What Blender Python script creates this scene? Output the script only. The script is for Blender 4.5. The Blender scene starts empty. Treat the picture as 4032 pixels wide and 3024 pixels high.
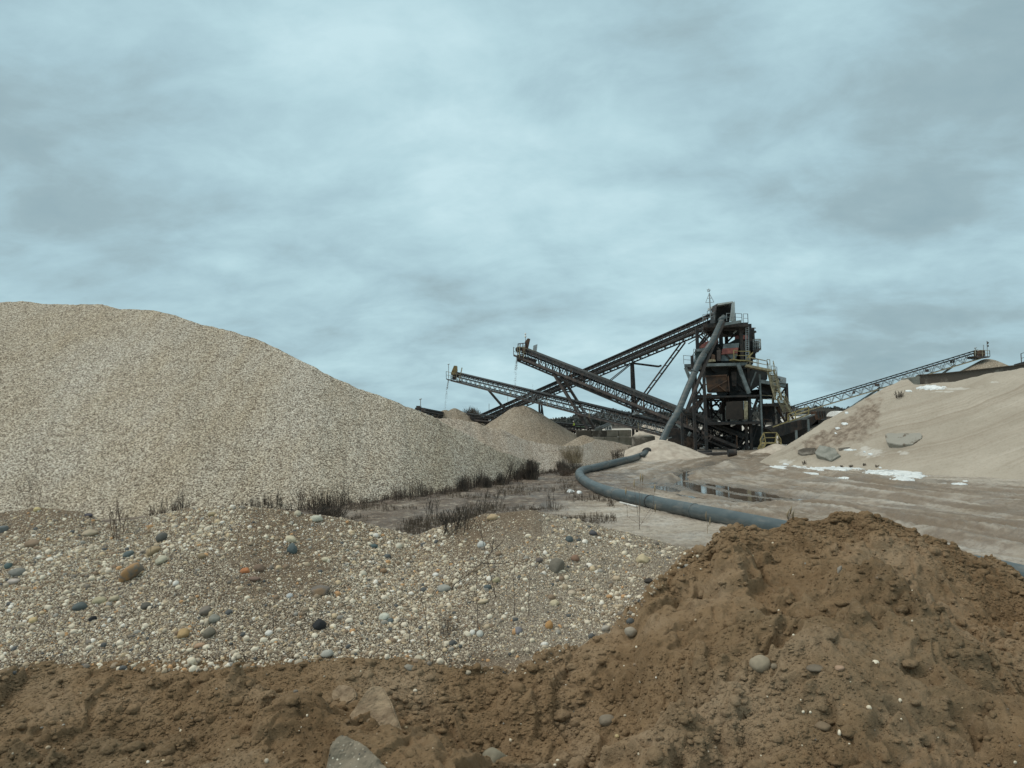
import bpy, math, random
import numpy as np
from mathutils import Vector, Matrix, noise as mnoise
from mathutils.bvhtree import BVHTree
R = math.radians
random.seed(7); rng = np.random.default_rng(7)
SC = bpy.context.scene
COL = SC.collection

# ------------------------------------------------------------------ camera
CAMZ, FPX = 4.7, 2900.0
camd = bpy.data.cameras.new('camera'); cam = bpy.data.objects.new('camera', camd); COL.objects.link(cam)
camd.sensor_width = 36.0; camd.lens = 36.0*FPX/4032; camd.clip_start = 0.05; camd.clip_end = 9000
CM = Matrix.Rotation(R(90+2.72), 4, 'X') @ Matrix.Rotation(R(-1.5), 4, 'Z')
cam.matrix_world = Matrix.Translation((0, 0, CAMZ)) @ CM
SC.camera = cam
CR = np.array(CM.to_3x3())

# ------------------------------------------------------------------ world: overcast sky
SC.view_settings.view_transform = 'Standard'; SC.view_settings.look = 'None'
SC.view_settings.exposure = 0.0; SC.view_settings.gamma = 1.0
SUN_EL, SUN_AZ = 50.0, -105.0            # degrees; azimuth measured from +Y towards +X
W = bpy.data.worlds.new('World'); SC.world = W; W.use_nodes = True
def pdir(px, py):
    d = CR @ np.array([(px-2016)/FPX, -(py-1512)/FPX, -1.0]); return d/np.linalg.norm(d)
def world_nodes():
    nt = W.node_tree; N = nt.nodes; L = nt.links; N.clear()
    out = N.new('ShaderNodeOutputWorld'); bg = N.new('ShaderNodeBackground'); L.new(bg.outputs[0], out.inputs[0])
    sky = N.new('ShaderNodeTexSky'); sky.sky_type = 'NISHITA'; sky.sun_disc = False
    sky.sun_elevation = R(SUN_EL); sky.sun_rotation = R(SUN_AZ); sky.dust_density = 3.0
    tc = N.new('ShaderNodeTexCoord')
    def math_(op, a, b=None, clamp=False):
        m = N.new('ShaderNodeMath'); m.operation = op; m.use_clamp = clamp
        for i, v in enumerate((a, b)):
            if v is None: continue
            if isinstance(v, (int, float)): m.inputs[i].default_value = v
            else: L.new(v, m.inputs[i])
        return m.outputs[0]
    sx = N.new('ShaderNodeSeparateXYZ'); L.new(tc.outputs['Generated'], sx.inputs[0])
    den = math_('ADD', math_('MAXIMUM', sx.outputs[2], 0.0), 0.34)
    cx = N.new('ShaderNodeCombineXYZ'); L.new(math_('DIVIDE', sx.outputs[0], den), cx.inputs[0]); L.new(math_('DIVIDE', sx.outputs[1], den), cx.inputs[1])
    def noise_(scale, det, rough, dist, off, vec=None, sc=(1, 1, 1), rot=0):
        mp = N.new('ShaderNodeMapping'); mp.inputs['Location'].default_value = off; mp.inputs['Scale'].default_value = sc
        mp.inputs['Rotation'].default_value = (0, 0, rot)
        L.new(vec or cx.outputs[0], mp.inputs[0])
        n = N.new('ShaderNodeTexNoise'); n.inputs['Scale'].default_value = scale; n.inputs['Detail'].default_value = det
        n.inputs['Roughness'].default_value = rough; n.inputs['Distortion'].default_value = dist
        L.new(mp.outputs[0], n.inputs[0]); return n.outputs[0]
    a = noise_(1.5, 8, 0.52, 0.3, (3.1, 1.7, 0), sc=(1, 1.1, 1), rot=0.5)
    b = noise_(3.8, 9, 0.58, 0.35, (8.3, 2.2, 0), sc=(1, 1.3, 1), rot=0.35)
    b2 = noise_(11.0, 8, 0.6, 0.5, (1.3, 5.2, 0), sc=(1, 1.4, 1), rot=0.3)
    c = math_('ADD', math_('ADD', math_('MULTIPLY', a, 0.60), math_('MULTIPLY', b, 0.31)), math_('MULTIPLY', b2, 0.09))
    c = math_('MULTIPLY', math_('SUBTRACT', c, 0.5), 2.7)
    def blob(px, py, k, amp):
        d = pdir(px, py); dt = N.new('ShaderNodeVectorMath'); dt.operation = 'DOT_PRODUCT'
        nv = N.new('ShaderNodeVectorMath'); nv.operation = 'NORMALIZE'; L.new(tc.outputs['Generated'], nv.inputs[0])
        L.new(nv.outputs[0], dt.inputs[0]); dt.inputs[1].default_value = tuple(d)
        e = math_('POWER', 2.718, math_('MULTIPLY', math_('SUBTRACT', dt.outputs['Value'], 1.0), k))
        return math_('MULTIPLY', e, amp*0.8)
    for bl in ((560, 330, 30, .42), (1300, 430, 40, .12), (2350, 780, 60, .22), (3300, 260, 60, .20), (500, 830, 45, -.30), (1150, 1000, 90, -.22),
               (3950, 800, 26, -.30), (2650, 60, 80, -.20), (200, 1150, 60, .04), (3100, 1150, 60, .12), (1900, 150, 120, -.12),
               (2400, 1250, 40, .05), (50, 120, 50, -.22), (3560, 820, 160, -.15), (1500, 760, 200, -.18)):
        c = math_('ADD', c, blob(*bl))
    c = math_('ADD', c, 0.575)
    rp = N.new('ShaderNodeValToRGB'); L.new(c, rp.inputs[0])
    e = rp.color_ramp.elements
    e[0].position = 0.0; e[0].color = (0.285, 0.415, 0.465, 1)
    e[1].position = 1.0; e[1].color = (0.585, 0.80, 0.855, 1)
    m_ = e.new(0.30); m_.color = (0.340, 0.475, 0.520, 1)
    m_ = e.new(0.52); m_.color = (0.410, 0.590, 0.655, 1)
    m_ = e.new(0.75); m_.color = (0.490, 0.700, 0.760, 1)
    mul = N.new('ShaderNodeVectorMath'); mul.operation = 'SCALE'; mul.inputs['Scale'].default_value = 0.09
    L.new(sky.outputs[0], mul.inputs[0])
    mx = N.new('ShaderNodeMix'); mx.data_type = 'RGBA'; mx.inputs[0].default_value = 0.95
    L.new(mul.outputs[0], mx.inputs[6]); L.new(rp.outputs[0], mx.inputs[7])
    up = N.new('ShaderNodeMapRange'); up.inputs['From Min'].default_value = 0.54; up.inputs['From Max'].default_value = 0.85; up.interpolation_type = 'SMOOTHSTEP'  # unseen overhead sky, made brighter and neutral to light the scene
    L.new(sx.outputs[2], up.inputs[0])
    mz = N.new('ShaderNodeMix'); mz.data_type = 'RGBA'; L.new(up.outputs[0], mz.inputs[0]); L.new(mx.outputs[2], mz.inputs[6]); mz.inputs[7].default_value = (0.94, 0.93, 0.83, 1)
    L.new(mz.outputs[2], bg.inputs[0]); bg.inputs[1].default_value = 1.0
world_nodes()
sd = bpy.data.lights.new('sun', 'SUN'); sun = bpy.data.objects.new('sun', sd); COL.objects.link(sun)
sd.energy = 1.5; sd.angle = R(26); sd.color = (1.0, 0.95, 0.86)
_s = Vector((math.sin(R(SUN_AZ))*math.cos(R(SUN_EL)), math.cos(R(SUN_AZ))*math.cos(R(SUN_EL)), math.sin(R(SUN_EL))))
sun.rotation_euler = _s.to_track_quat('Z', 'Y').to_euler()
SC.cycles.max_bounces = 5; SC.cycles.diffuse_bounces = 2

# ------------------------------------------------------------------ pixel -> world helpers (survey marks)
def rays(px, py):
    px = np.asarray(px, float); py = np.asarray(py, float)
    v = np.stack([(px-2016)/FPX, -(py-1512)/FPX, -np.ones_like(px)], -1) @ CR.T
    return v/v[..., 1:2]                      # per metre of Y
def PP(px, py, D):
    r = rays(px, py); p = r*np.asarray(D, float)[..., None]; p[..., 2] += CAMZ; return p
def P(px, py, D): return Vector(PP(np.array([px]), np.array([py]), np.array([D]))[0])
def GD(px, py): r = rays(px, py); return -CAMZ/np.minimum(r[..., 2], -1e-3)
def G(px, py): return P(px, py, float(GD(np.array([px]), np.array([py]))[0]))
def z1(x, y): return 2550+x/3.16, 1100+y/3.16
def z2(x, y): return 2600+x/3.16, 1400+y/3.16
def z3(x, y): return 1950+x/3.16, 1250+y/3.16
def z4(x, y): return 1600+x/3.16, 1400+y/3.16
def z5(x, y): return 3050+x/2.2526, 1300+y/2.2526
def z6(x, y): return 2200+x/2.765, 1500+y/2.765
def fa(x, y): return x/1.6385, 1900+y/1.6385
def fb(x, y): return 1350+x/1.6385, 1900+y/1.6385
def fc(x, y): return 2682+x/1.6385, 2012+y/1.6385
def fd(x, y): return 1200+x/1.3825, 2400+y/1.3825
def Q(f, x, y, D): return P(*f(x, y), D)

# ------------------------------------------------------------------ noise in numpy
def _hash(ix, iy, s):
    h = (ix.astype(np.int64)*374761393 + iy.astype(np.int64)*668265263 + s*974634777) & 0xffffffff
    h = ((h ^ (h >> 13))*1274126177) & 0xffffffff
    return ((h ^ (h >> 16)) & 0xffffff)/float(0xffffff)
def vn(x, y, s=0):
    ix = np.floor(x); iy = np.floor(y); fx = x-ix; fy = y-iy
    fx = fx*fx*fx*(fx*(fx*6-15)+10); fy = fy*fy*fy*(fy*(fy*6-15)+10)
    ix = ix.astype(np.int64); iy = iy.astype(np.int64)
    a = _hash(ix, iy, s); b = _hash(ix+1, iy, s); c = _hash(ix, iy+1, s); d = _hash(ix+1, iy+1, s)
    return ((a*(1-fx)+b*fx)*(1-fy)+(c*(1-fx)+d*fx)*fy)*2-1
def fbm(x, y, sc=1.0, o=4, s=0, g=0.5, ridge=False):
    t = 0; a = 1.0; n = 0; x = np.asarray(x)*sc; y = np.asarray(y)*sc
    for i in range(o):
        v = vn(x, y, s+i*17)
        if ridge: v = 1-2*np.abs(v)
        t = t+v*a; n += a; a *= g
        x, y = (x*0.8-y*0.6)*2.03+11.3, (x*0.6+y*0.8)*2.03+5.7
    return t/n
def sstep(a, b, x):
    t = np.clip((x-a)/(b-a), 0, 1); return t*t*(3-2*t)

# ------------------------------------------------------------------ tags
def tag(o, label=None, cat=None, group=None, kind=None):
    if label: o['label'] = label
    if cat: o['category'] = cat
    if group: o['group'] = group
    if kind: o['kind'] = kind
    return o
def thing(name, loc, label, cat, group=None):
    o = bpy.data.objects.new(name, None); COL.objects.link(o); o.location = loc; o.empty_display_size = 0.3
    return tag(o, label, cat, group)
def origin(o):
    v = Vector((0, 0, 0))
    while o is not None: v += o.location; o = o.parent
    return v
def from_arrays(name, V, F, mat, parent=None, smooth=True, loc=None, attrs=None):
    V = np.asarray(V, np.float32); F = np.asarray(F, np.int32)
    me = bpy.data.meshes.new(name)
    org = np.array(origin(parent)) if parent is not None else np.zeros(3)
    if loc is not None: org = org+np.array(loc)
    me.vertices.add(len(V)); me.vertices.foreach_set('co', (V-org.astype(np.float32)).ravel())
    k = F.shape[1]
    me.loops.add(len(F)*k); me.loops.foreach_set('vertex_index', F.ravel())
    me.polygons.add(len(F)); me.polygons.foreach_set('loop_start', np.arange(len(F), dtype=np.int32)*k)
    try: me.polygons.foreach_set('loop_total', np.full(len(F), k, np.int32))
    except Exception: pass
    me.polygons.foreach_set('use_smooth', np.full(len(F), smooth))
    me.update(calc_edges=True)
    for an, av in (attrs or {}).items():
        at = me.attributes.new(an, 'FLOAT', 'POINT'); at.data.foreach_set('value', np.asarray(av, np.float32).ravel())
    me.materials.append(mat)
    o = bpy.data.objects.new(name, me); COL.objects.link(o)
    if parent is not None: o.parent = parent
    if loc is not None: o.location = loc
    return o
def grid_faces(nr, nc, mask=None, wrap=False):
    i = np.arange(nr*nc).reshape(nr, nc)
    if wrap: i = np.concatenate([i, i[:, :1]], 1)
    f = np.stack([i[:-1, :-1], i[:-1, 1:], i[1:, 1:], i[1:, :-1]], -1)
    if mask is not None: f = f[mask]
    return f.reshape(-1, 4)

class MB:
    def __init__(s): s.v = []; s.f = []
    def add(s, vs, fs):
        k = len(s.v); s.v += [tuple(v) for v in vs]; s.f += [tuple(k+i for i in f) for f in fs]; return s
    def box6(s, c):   # 8 corners: bottom 0-3 ccw, top 4-7
        return s.add(c, [(3, 2, 1, 0), (4, 5, 6, 7), (0, 1, 5, 4), (1, 2, 6, 5), (2, 3, 7, 6), (3, 0, 4, 7)])
    def box(s, c, d, rz=0):
        c = Vector(c); M_ = Matrix.Rotation(rz, 3, 'Z'); h = Vector(d)/2
        return s.box6([c+M_ @ Vector((x*h.x, y*h.y, z*h.z)) for z in (-1, 1) for x, y in ((-1, -1), (1, -1), (1, 1), (-1, 1))])
    def bar(s, p, q, w=0.1, h=None, up=Vector((0, 0, 1))):
        p = Vector(p); q = Vector(q); h = h or w; d = (q-p)
        if d.length < 1e-4: return s
        d.normalize()
        a = d.cross(up)
        if a.length < 1e-2: a = d.cross(Vector((0, 1, 0)))
        a.normalize(); b = a.cross(d); b.normalize(); a *= w/2; b *= h/2
        return s.box6([p-a-b, p+a-b, q+a-b, q-a-b, p-a+b, p+a+b, q+a+b, q-a+b])
    def tube(s, pts, rad, n=8, cap=True):
        pts = [Vector(p) for p in pts]; m = len(pts)
        if not hasattr(rad, '__len__'): rad = [rad]*m
        k = len(s.v); ref = Vector((0, 0, 1))
        for i, p in enumerate(pts):
            d = (pts[min(i+1, m-1)]-pts[max(i-1, 0)]).normalized()
            if abs(d.z) > 0.95: ref = Vector((1, 0, 0))
            a = d.cross(ref).normalized(); b = a.cross(d)
            for j in range(n):
                t = 2*math.pi*j/n; s.v.append(tuple(p+(a*math.cos(t)+b*math.sin(t))*rad[i]))
        for i in range(m-1):
            for j in range(n):
                j2 = (j+1) % n; s.f.append((k+i*n+j, k+i*n+j2, k+(i+1)*n+j2, k+(i+1)*n+j))
        if cap:
            s.f.append(tuple(k+j for j in reversed(range(n)))); s.f.append(tuple(k+(m-1)*n+j for j in range(n)))
        return s
    def prism(s, pts, dy):   # polygon of world points extruded by vector/metres of Y
        pts = [Vector(p) for p in pts]; e = Vector(dy) if hasattr(dy, '__len__') else Vector((0, dy, 0)); n = len(pts)
        return s.add(pts+[p+e for p in pts], [tuple(range(n)), tuple(reversed(range(n, 2*n)))]+[(i, n+i, n+(i+1) % n, (i+1) % n) for i in range(n)])
    def build(s, name, mat, parent=None, smooth=False, label=None, loc=None, bevel=0):
        me = bpy.data.meshes.new(name); org = origin(parent) if parent is not None else Vector((0, 0, 0))
        if loc is not None: org = org+Vector(loc)
        me.from_pydata([tuple(Vector(v)-org) for v in s.v], [], s.f); me.update()
        import bmesh
        bm = bmesh.new(); bm.from_mesh(me); bmesh.ops.recalc_face_normals(bm, faces=bm.faces); bm.to_mesh(me); bm.free()
        me.materials.append(mat)
        if smooth:
            for p in me.polygons: p.use_smooth = True
        o = bpy.data.objects.new(name, me); COL.objects.link(o)
        if parent is not None: o.parent = parent
        if loc is not None: o.location = loc
        if label: o['label'] = label
        if bevel:
            b = o.modifiers.new('b', 'BEVEL'); b.width = bevel; b.segments = 2
        return o
DEPTH = Vector((0.3, 1, 0))
def copy_tree(o, parent=None):
    c = o.copy(); COL.objects.link(c); c.parent = parent
    for ch in [x for x in bpy.data.objects if x.parent == o]: copy_tree(ch, c)
    return c

# ------------------------------------------------------------------ materials
class NT:
    def __init__(s, name):
        s.m = bpy.data.materials.new(name); s.m.use_nodes = True; s.t = s.m.node_tree; s.N = s.t.nodes; s.L = s.t.links
        s.b = s.N['Principled BSDF']; s.tc = s.N.new('ShaderNodeTexCoord')
    def put(s, sock, v):
        if isinstance(v, (int, float, tuple)): sock.default_value = v
        else: s.L.new(v, sock)
    def mapv(s, sc=(1, 1, 1), rot=(0, 0, 0), coord='Object'):
        m = s.N.new('ShaderNodeMapping'); m.inputs['Scale'].default_value = sc; m.inputs['Rotation'].default_value = rot
        s.L.new(s.tc.outputs[coord], m.inputs[0]); return m.outputs[0]
    def noise(s, scale, det=4, rough=0.55, vec=None, dist=0):
        n = s.N.new('ShaderNodeTexNoise'); n.inputs['Scale'].default_value = scale; n.inputs['Detail'].default_value = det
        n.inputs['Roughness'].default_value = rough; n.inputs['Distortion'].default_value = dist
        s.L.new(vec or s.tc.outputs['Object'], n.inputs[0]); return n.outputs[0]
    def voro(s, scale, vec=None, out='Color', feat='F1', rnd=1):
        n = s.N.new('ShaderNodeTexVoronoi'); n.feature = feat; n.inputs['Scale'].default_value = scale; n.inputs['Randomness'].default_value = rnd
        s.L.new(vec or s.tc.outputs['Object'], n.inputs[0]); return n.outputs[out]
    def ramp(s, fac, els, interp='LINEAR'):
        r = s.N.new('ShaderNodeValToRGB'); s.put(r.inputs[0], fac); r.color_ramp.interpolation = interp
        e = r.color_ramp.elements
        while len(e) < len(els): e.new(0.5)
        for k, (p, c) in zip(e, sorted(els, key=lambda t: t[0])):
            k.position = p; k.color = (c, c, c, 1) if isinstance(c, (int, float)) else tuple(c)+(1,)
        return r.outputs[0]
    def mix(s, fac, a, b, mode='MIX'):
        m = s.N.new('ShaderNodeMix'); m.data_type = 'RGBA'; m.blend_type = mode
        s.put(m.inputs[0], fac); s.put(m.inputs[6], a+(1,) if isinstance(a, tuple) and len(a) == 3 else a); s.put(m.inputs[7], b+(1,) if isinstance(b, tuple) and len(b) == 3 else b)
        return m.outputs[2]
    def math(s, op, a, b=None, clamp=False):
        m = s.N.new('ShaderNodeMath'); m.operation = op; m.use_clamp = clamp; s.put(m.inputs[0], a)
        if b is not None: s.put(m.inputs[1], b)
        return m.outputs[0]
    def attr(s, name):
        a = s.N.new('ShaderNodeAttribute'); a.attribute_name = name; return a.outputs['Fac']
    def sep(s, v):
        x = s.N.new('ShaderNodeSeparateColor'); s.L.new(v, x.inputs[0]); return x.outputs
    def fin(s, col, rough=0.9, bump=None, bs=0.3, bd=0.05, metal=0, spec=0.5):
        s.put(s.b.inputs['Base Color'], col if not isinstance(col, tuple) else col+(1,)); s.put(s.b.inputs['Roughness'], rough)
        s.put(s.b.inputs['Metallic'], metal); s.b.inputs['Specular IOR Level'].default_value = spec
        if bump is not None:
            b = s.N.new('ShaderNodeBump'); b.inputs['Strength'].default_value = bs; b.inputs['Distance'].default_value = bd
            s.L.new(bump, b.inputs['Height']); s.L.new(b.outputs[0], s.b.inputs['Normal'])
        return s.m
def simple(name, c1, c2, scale=3, rough=0.7, metal=0, bs=0.2, lo=0.35, hi=0.65, spec=0.5, streak=None):
    t = NT(name); v = t.mapv(streak) if streak else None
    n = t.noise(scale, 6, 0.6, v)
    return t.fin(t.ramp(n, [(lo, c1), (hi, c2)]), rough, t.noise(scale*6, 4), bs, 0.02, metal, spec)
def gravel_mat(name, cell, tones, patch, bd=0.05, big=0.08):
    t = NT(name)
    cs = t.sep(t.voro(cell)); cs2 = t.sep(t.voro(cell*2.3))
    f = t.math('ADD', t.math('MULTIPLY', cs[0], 0.6), t.math('MULTIPLY', cs2[1], 0.4))
    col = t.ramp(f, tones)
    g = t.math('ADD', t.math('MULTIPLY', t.noise(big, 5, 0.6), 0.5), t.math('MULTIPLY', t.noise(0.35, 5, 0.65, t.mapv((1.6, 0.25, 0.25), (0, 0, 0.35))), 0.5))
    col = t.mix(t.ramp(g, [(0.38, 0.0), (0.62, 0.95)]), col, patch, 'MULTIPLY')
    d = t.math('ADD', t.voro(cell, out='Distance'), t.math('MULTIPLY', t.noise(cell*1.5, 3), 0.6))
    gap = t.ramp(t.noise(cell*0.9, 2), [(0.38, 0.45), (0.5, 1.0)])
    col = t.mix(0.8, col, gap, 'MULTIPLY')
    return t.fin(col, 0.92, t.math('SUBTRACT', 1.0, d), 0.8, bd, spec=0.2)
m_pile = gravel_mat('pale_gravel', 12, [(0.20, (0.15, 0.12, 0.095)), (0.42, (0.365, 0.325, 0.265)), (0.6, (0.50, 0.455, 0.38)), (0.82, (0.72, 0.68, 0.59))], (0.87, 0.81, 0.72), 0.06)
m_pile2 = gravel_mat('pinkish_gravel', 12, [(0.18, (0.20, 0.165, 0.14)), (0.4, (0.42, 0.365, 0.31)), (0.6, (0.56, 0.50, 0.43)), (0.85, (0.72, 0.67, 0.60))], (0.85, 0.78, 0.70), 0.06)
m_tan = gravel_mat('tan_grit', 7, [(0.2, (0.22, 0.185, 0.14)), (0.5, (0.33, 0.285, 0.225)), (0.8, (0.44, 0.39, 0.32))], (0.8, 0.75, 0.7), 0.04, 0.15)
m_palesand = simple('pale_sand', (0.34, 0.29, 0.24), (0.50, 0.45, 0.38), 1.2, 0.95, bs=0.4)
m_steel = simple('dark_steel', (0.018, 0.020, 0.022), (0.075, 0.055, 0.045), 1.3, 0.75, lo=0.45, hi=0.72)
m_brown = simple('weathered_brown_steel', (0.030, 0.029, 0.030), (0.095, 0.075, 0.066), 1.5, 0.8)
m_rust = simple('rusty_steel', (0.045, 0.036, 0.032), (0.145, 0.080, 0.048), 1.2, 0.85)
m_black = simple('black_rubber', (0.012, 0.013, 0.014), (0.03, 0.03, 0.03), 2, 0.7)
m_dark = simple('dark_plate', (0.012, 0.016, 0.018), (0.045, 0.045, 0.042), 0.9, 0.8)  # near-black plate tone for belt, bins and tower machinery
m_grey = simple('grey_painted_steel', (0.10, 0.125, 0.13), (0.22, 0.255, 0.26), 1.6, 0.6)
m_pale = simple('pale_painted_steel', (0.30, 0.34, 0.34), (0.50, 0.53, 0.51), 1.2, 0.6, lo=0.3)
m_green = simple('dark_green_paint', (0.025, 0.05, 0.05), (0.06, 0.085, 0.08), 1.4, 0.7)
m_red = simple('faded_red_paint', (0.16, 0.05, 0.045), (0.42, 0.15, 0.12), 1.0, 0.7)
m_yel = simple('faded_yellow_paint', (0.18, 0.145, 0.065), (0.38, 0.32, 0.14), 3, 0.65)
m_yel2 = simple('grubby_cream_paint', (0.16, 0.14, 0.09), (0.42, 0.37, 0.24), 3, 0.7)
m_galv = simple('galvanised_steel', (0.22, 0.25, 0.26), (0.38, 0.41, 0.42), 3, 0.5, metal=0.3)
m_conc = simple('grey_concrete', (0.15, 0.155, 0.135), (0.27, 0.27, 0.24), 1.6, 0.9, bs=0.5)
m_concd = simple('stained_concrete', (0.075, 0.065, 0.052), (0.32, 0.29, 0.25), 0.8, 0.9, bs=0.5, lo=0.5, hi=0.72)
m_white = simple('white_sheet', (0.62, 0.62, 0.60), (0.8, 0.8, 0.78), 2, 0.7)
m_hiviz = simple('hi_vis_fabric', (0.45, 0.62, 0.06), (0.62, 0.78, 0.10), 8, 0.8)
m_navy = simple('dark_work_trousers', (0.02, 0.025, 0.04), (0.04, 0.045, 0.06), 8, 0.9)
m_skin = simple('skin', (0.35, 0.2, 0.14), (0.45, 0.27, 0.2), 8, 0.6)
m_sand_fall = simple('falling_grit', (0.12, 0.11, 0.10), (0.3, 0.27, 0.24), 8, 0.9)
m_twig = simple('dry_stems', (0.055, 0.042, 0.036), (0.15, 0.105, 0.075), 2, 0.9)
m_twigd = simple('dark_dead_stems', (0.035, 0.030, 0.026), (0.125, 0.098, 0.074), 2, 0.9)
m_reed = simple('straw_reeds', (0.16, 0.12, 0.075), (0.36, 0.29, 0.19), 2, 0.9)
m_hill = simple('distant_hill', (0.06, 0.055, 0.045), (0.11, 0.10, 0.085), 0.03, 1.0)
m_wood_far = simple('distant_wood', (0.045, 0.055, 0.052), (0.10, 0.098, 0.088), 0.12, 1.0)  # greyed and lightened, slight haze put into the colour
def pipe_mat():
    t = NT('grey_plastic_pipe')
    n = t.noise(1.2, 6, 0.6); s_ = t.noise(0.8, 5, 0.6, t.mapv((1, 1, 6)))
    c = t.ramp(n, [(0.3, (0.036, 0.052, 0.058)), (0.7, (0.075, 0.100, 0.108))])
    c = t.mix(t.ramp(s_, [(0.5, 0.0), (0.72, 0.55)]), c, (0.20, 0.19, 0.17))
    return t.fin(c, t.ramp(n, [(0.3, 0.36), (0.7, 0.6)]), t.noise(14, 4), 0.15, 0.02)
m_pipe = pipe_mat()
def snow_mat():
    t = NT('old_snow'); n = t.noise(2.5, 5)
    return t.fin(t.ramp(n, [(0.35, (0.50, 0.54, 0.55)), (0.6, (0.74, 0.78, 0.79))]), 0.7, t.noise(9, 5), 0.5, 0.05)
m_snow = snow_mat()
def water_mat():
    t = NT('muddy_water'); n = t.noise(0.5, 4)
    return t.fin(t.ramp(n, [(0.4, (0.09, 0.07, 0.05)), (0.6, (0.14, 0.11, 0.085))]), 0.06, t.noise(3.0, 3, vec=t.mapv((1, 2.5, 1))), 0.06, 0.02)
m_water = water_mat()
def yard_mat():
    t = NT('muddy_yard')
    rut = t.attr('rut'); flow = t.attr('flow'); weed = t.attr('weed'); wet = t.attr('wet')
    n = t.noise(0.35, 6, 0.62); f = t.noise(3.5, 6, 0.65); st = t.noise(0.5, 6, 0.6, t.mapv((0.35, 1.6, 1)))
    c = t.ramp(n, [(0.3, (0.37, 0.325, 0.26)), (0.5, (0.465, 0.415, 0.35)), (0.7, (0.55, 0.51, 0.45))])
    c = t.mix(t.ramp(st, [(0.50, 0.0), (0.62, 0.6)]), c, (0.25, 0.195, 0.145))
    c = t.mix(t.ramp(flow, [(0.50, 0.0), (0.66, 0.85)]), c, (0.19, 0.15, 0.11))
    c = t.mix(t.ramp(flow, [(0.22, 0.7), (0.42, 0.0)]), c, (0.56, 0.53, 0.48))
    c = t.mix(t.math('MULTIPLY', rut, 0.85, True), c, (0.20, 0.155, 0.112))
    c = t.mix(t.math('MULTIPLY', wet, 0.75), c, (0.13, 0.105, 0.08))
    wc = t.ramp(t.noise(1.6, 6, 0.7), [(0.38, (0.055, 0.042, 0.033)), (0.52, (0.12, 0.088, 0.067)), (0.66, (0.33, 0.29, 0.235))])
    c = t.mix(weed, c, wc)
    c = t.mix(t.ramp(f, [(0.38, 0.5), (0.52, 0.0)]), c, (0.17, 0.135, 0.105))
    ro = t.math('SUBTRACT', t.ramp(n, [(0.35, 0.9), (0.60, 0.5)]), t.math('MULTIPLY', wet, 0.40))
    return t.fin(c, ro, t.math('ADD', f, t.math('MULTIPLY', t.noise(9, 6, .7), 0.8)), 0.9, 0.12, spec=0.35)
m_yard = yard_mat()
def sandhill_mat():
    t = NT('sand_hill')
    s_ = t.attr('streak'); n = t.noise(0.25, 6, 0.6); f = t.noise(5, 5, 0.7)
    c = t.ramp(n, [(0.3, (0.315, 0.28, 0.228)), (0.7, (0.415, 0.375, 0.315))])
    c = t.mix(t.ramp(s_, [(0.45, 0.0), (0.9, 0.55)]), c, (0.24, 0.195, 0.15))
    c = t.mix(t.ramp(s_, [(0.0, 0.5), (0.25, 0.0)]), c, (0.56, 0.52, 0.46))
    c = t.mix(t.attr('dust'), c, (0.62, 0.62, 0.59))
    c = t.mix(t.attr('scar'), c, t.ramp(t.noise(1.8, 6, 0.7), [(0.4, (0.17, 0.135, 0.105)), (0.62, (0.34, 0.29, 0.235))]))
    c = t.mix(t.ramp(f, [(0.3, 0.35), (0.5, 0.0)]), c, (0.2, 0.16, 0.125))
    return t.fin(c, 0.92, f, 0.5, 0.06, spec=0.2)
m_sandhill = sandhill_mat()
def soil_mat():
    t = NT('brown_soil')
    n = t.noise(0.9, 7, 0.62); f = t.noise(14, 8, 0.72); k = t.noise(45, 5, 0.7)
    c = t.ramp(n, [(0.28, (0.140, 0.089, 0.047)), (0.5, (0.235, 0.160, 0.092)), (0.72, (0.325, 0.242, 0.160))])
    c = t.mix(t.ramp(t.noise(0.45, 4, vec=t.mapv((1, 1, 2))), [(0.5, 0.0), (0.7, 0.5)]), c, (0.175, 0.138, 0.088))
    c = t.mix(t.ramp(f, [(0.34, 0.45), (0.47, 0.0)]), c, (0.075, 0.050, 0.030))
    c = t.mix(t.ramp(f, [(0.55, 0.0), (0.7, 0.4)]), c, (0.30, 0.225, 0.155))
    c = t.mix(t.ramp(t.voro(30, out='Distance'), [(0.05, 0.9), (0.10, 0.0)]), c, t.ramp(t.sep(t.voro(30))[1], [(0.80, (0.15, 0.105, 0.068)), (0.97, (0.42, 0.36, 0.28))]))
    h = t.math('ADD', f, t.math('MULTIPLY', k, 0.35))
    return t.fin(c, 0.97, h, 0.9, 0.035, spec=0.15)
m_soil = soil_mat()
m_slab = simple('hardened_soil_crust', (0.17, 0.12, 0.075), (0.31, 0.235, 0.155), 7, 0.97, bs=0.9)
def bank_mat():
    t = NT('gritty_bank')
    cs = t.sep(t.voro(70)); cs2 = t.sep(t.voro(130))
    col = t.ramp(t.math('ADD', t.math('MULTIPLY', cs[0], 0.6), t.math('MULTIPLY', cs2[1], 0.4)),
                 [(0.15, (0.035, 0.028, 0.02)), (0.4, (0.12, 0.095, 0.07)), (0.65, (0.26, 0.215, 0.16)), (0.88, (0.64, 0.57, 0.46))])
    s_ = t.attr('sandy')
    col = t.mix(t.math('MULTIPLY', s_, 0.55), col, t.ramp(t.noise(60, 4, 0.7), [(0.35, (0.22, 0.185, 0.145)), (0.65, (0.42, 0.37, 0.30))]))
    col = t.mix(t.attr('dirt'), col, t.ramp(t.noise(25, 6, 0.7), [(0.3, (0.10, 0.07, 0.045)), (0.65, (0.22, 0.165, 0.115))]))
    return t.fin(col, 0.95, t.math('SUBTRACT', t.noise(55, 5, 0.7), t.voro(70, out='Distance')), 0.9, 0.015, spec=0.2)
m_bank = bank_mat()
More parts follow.
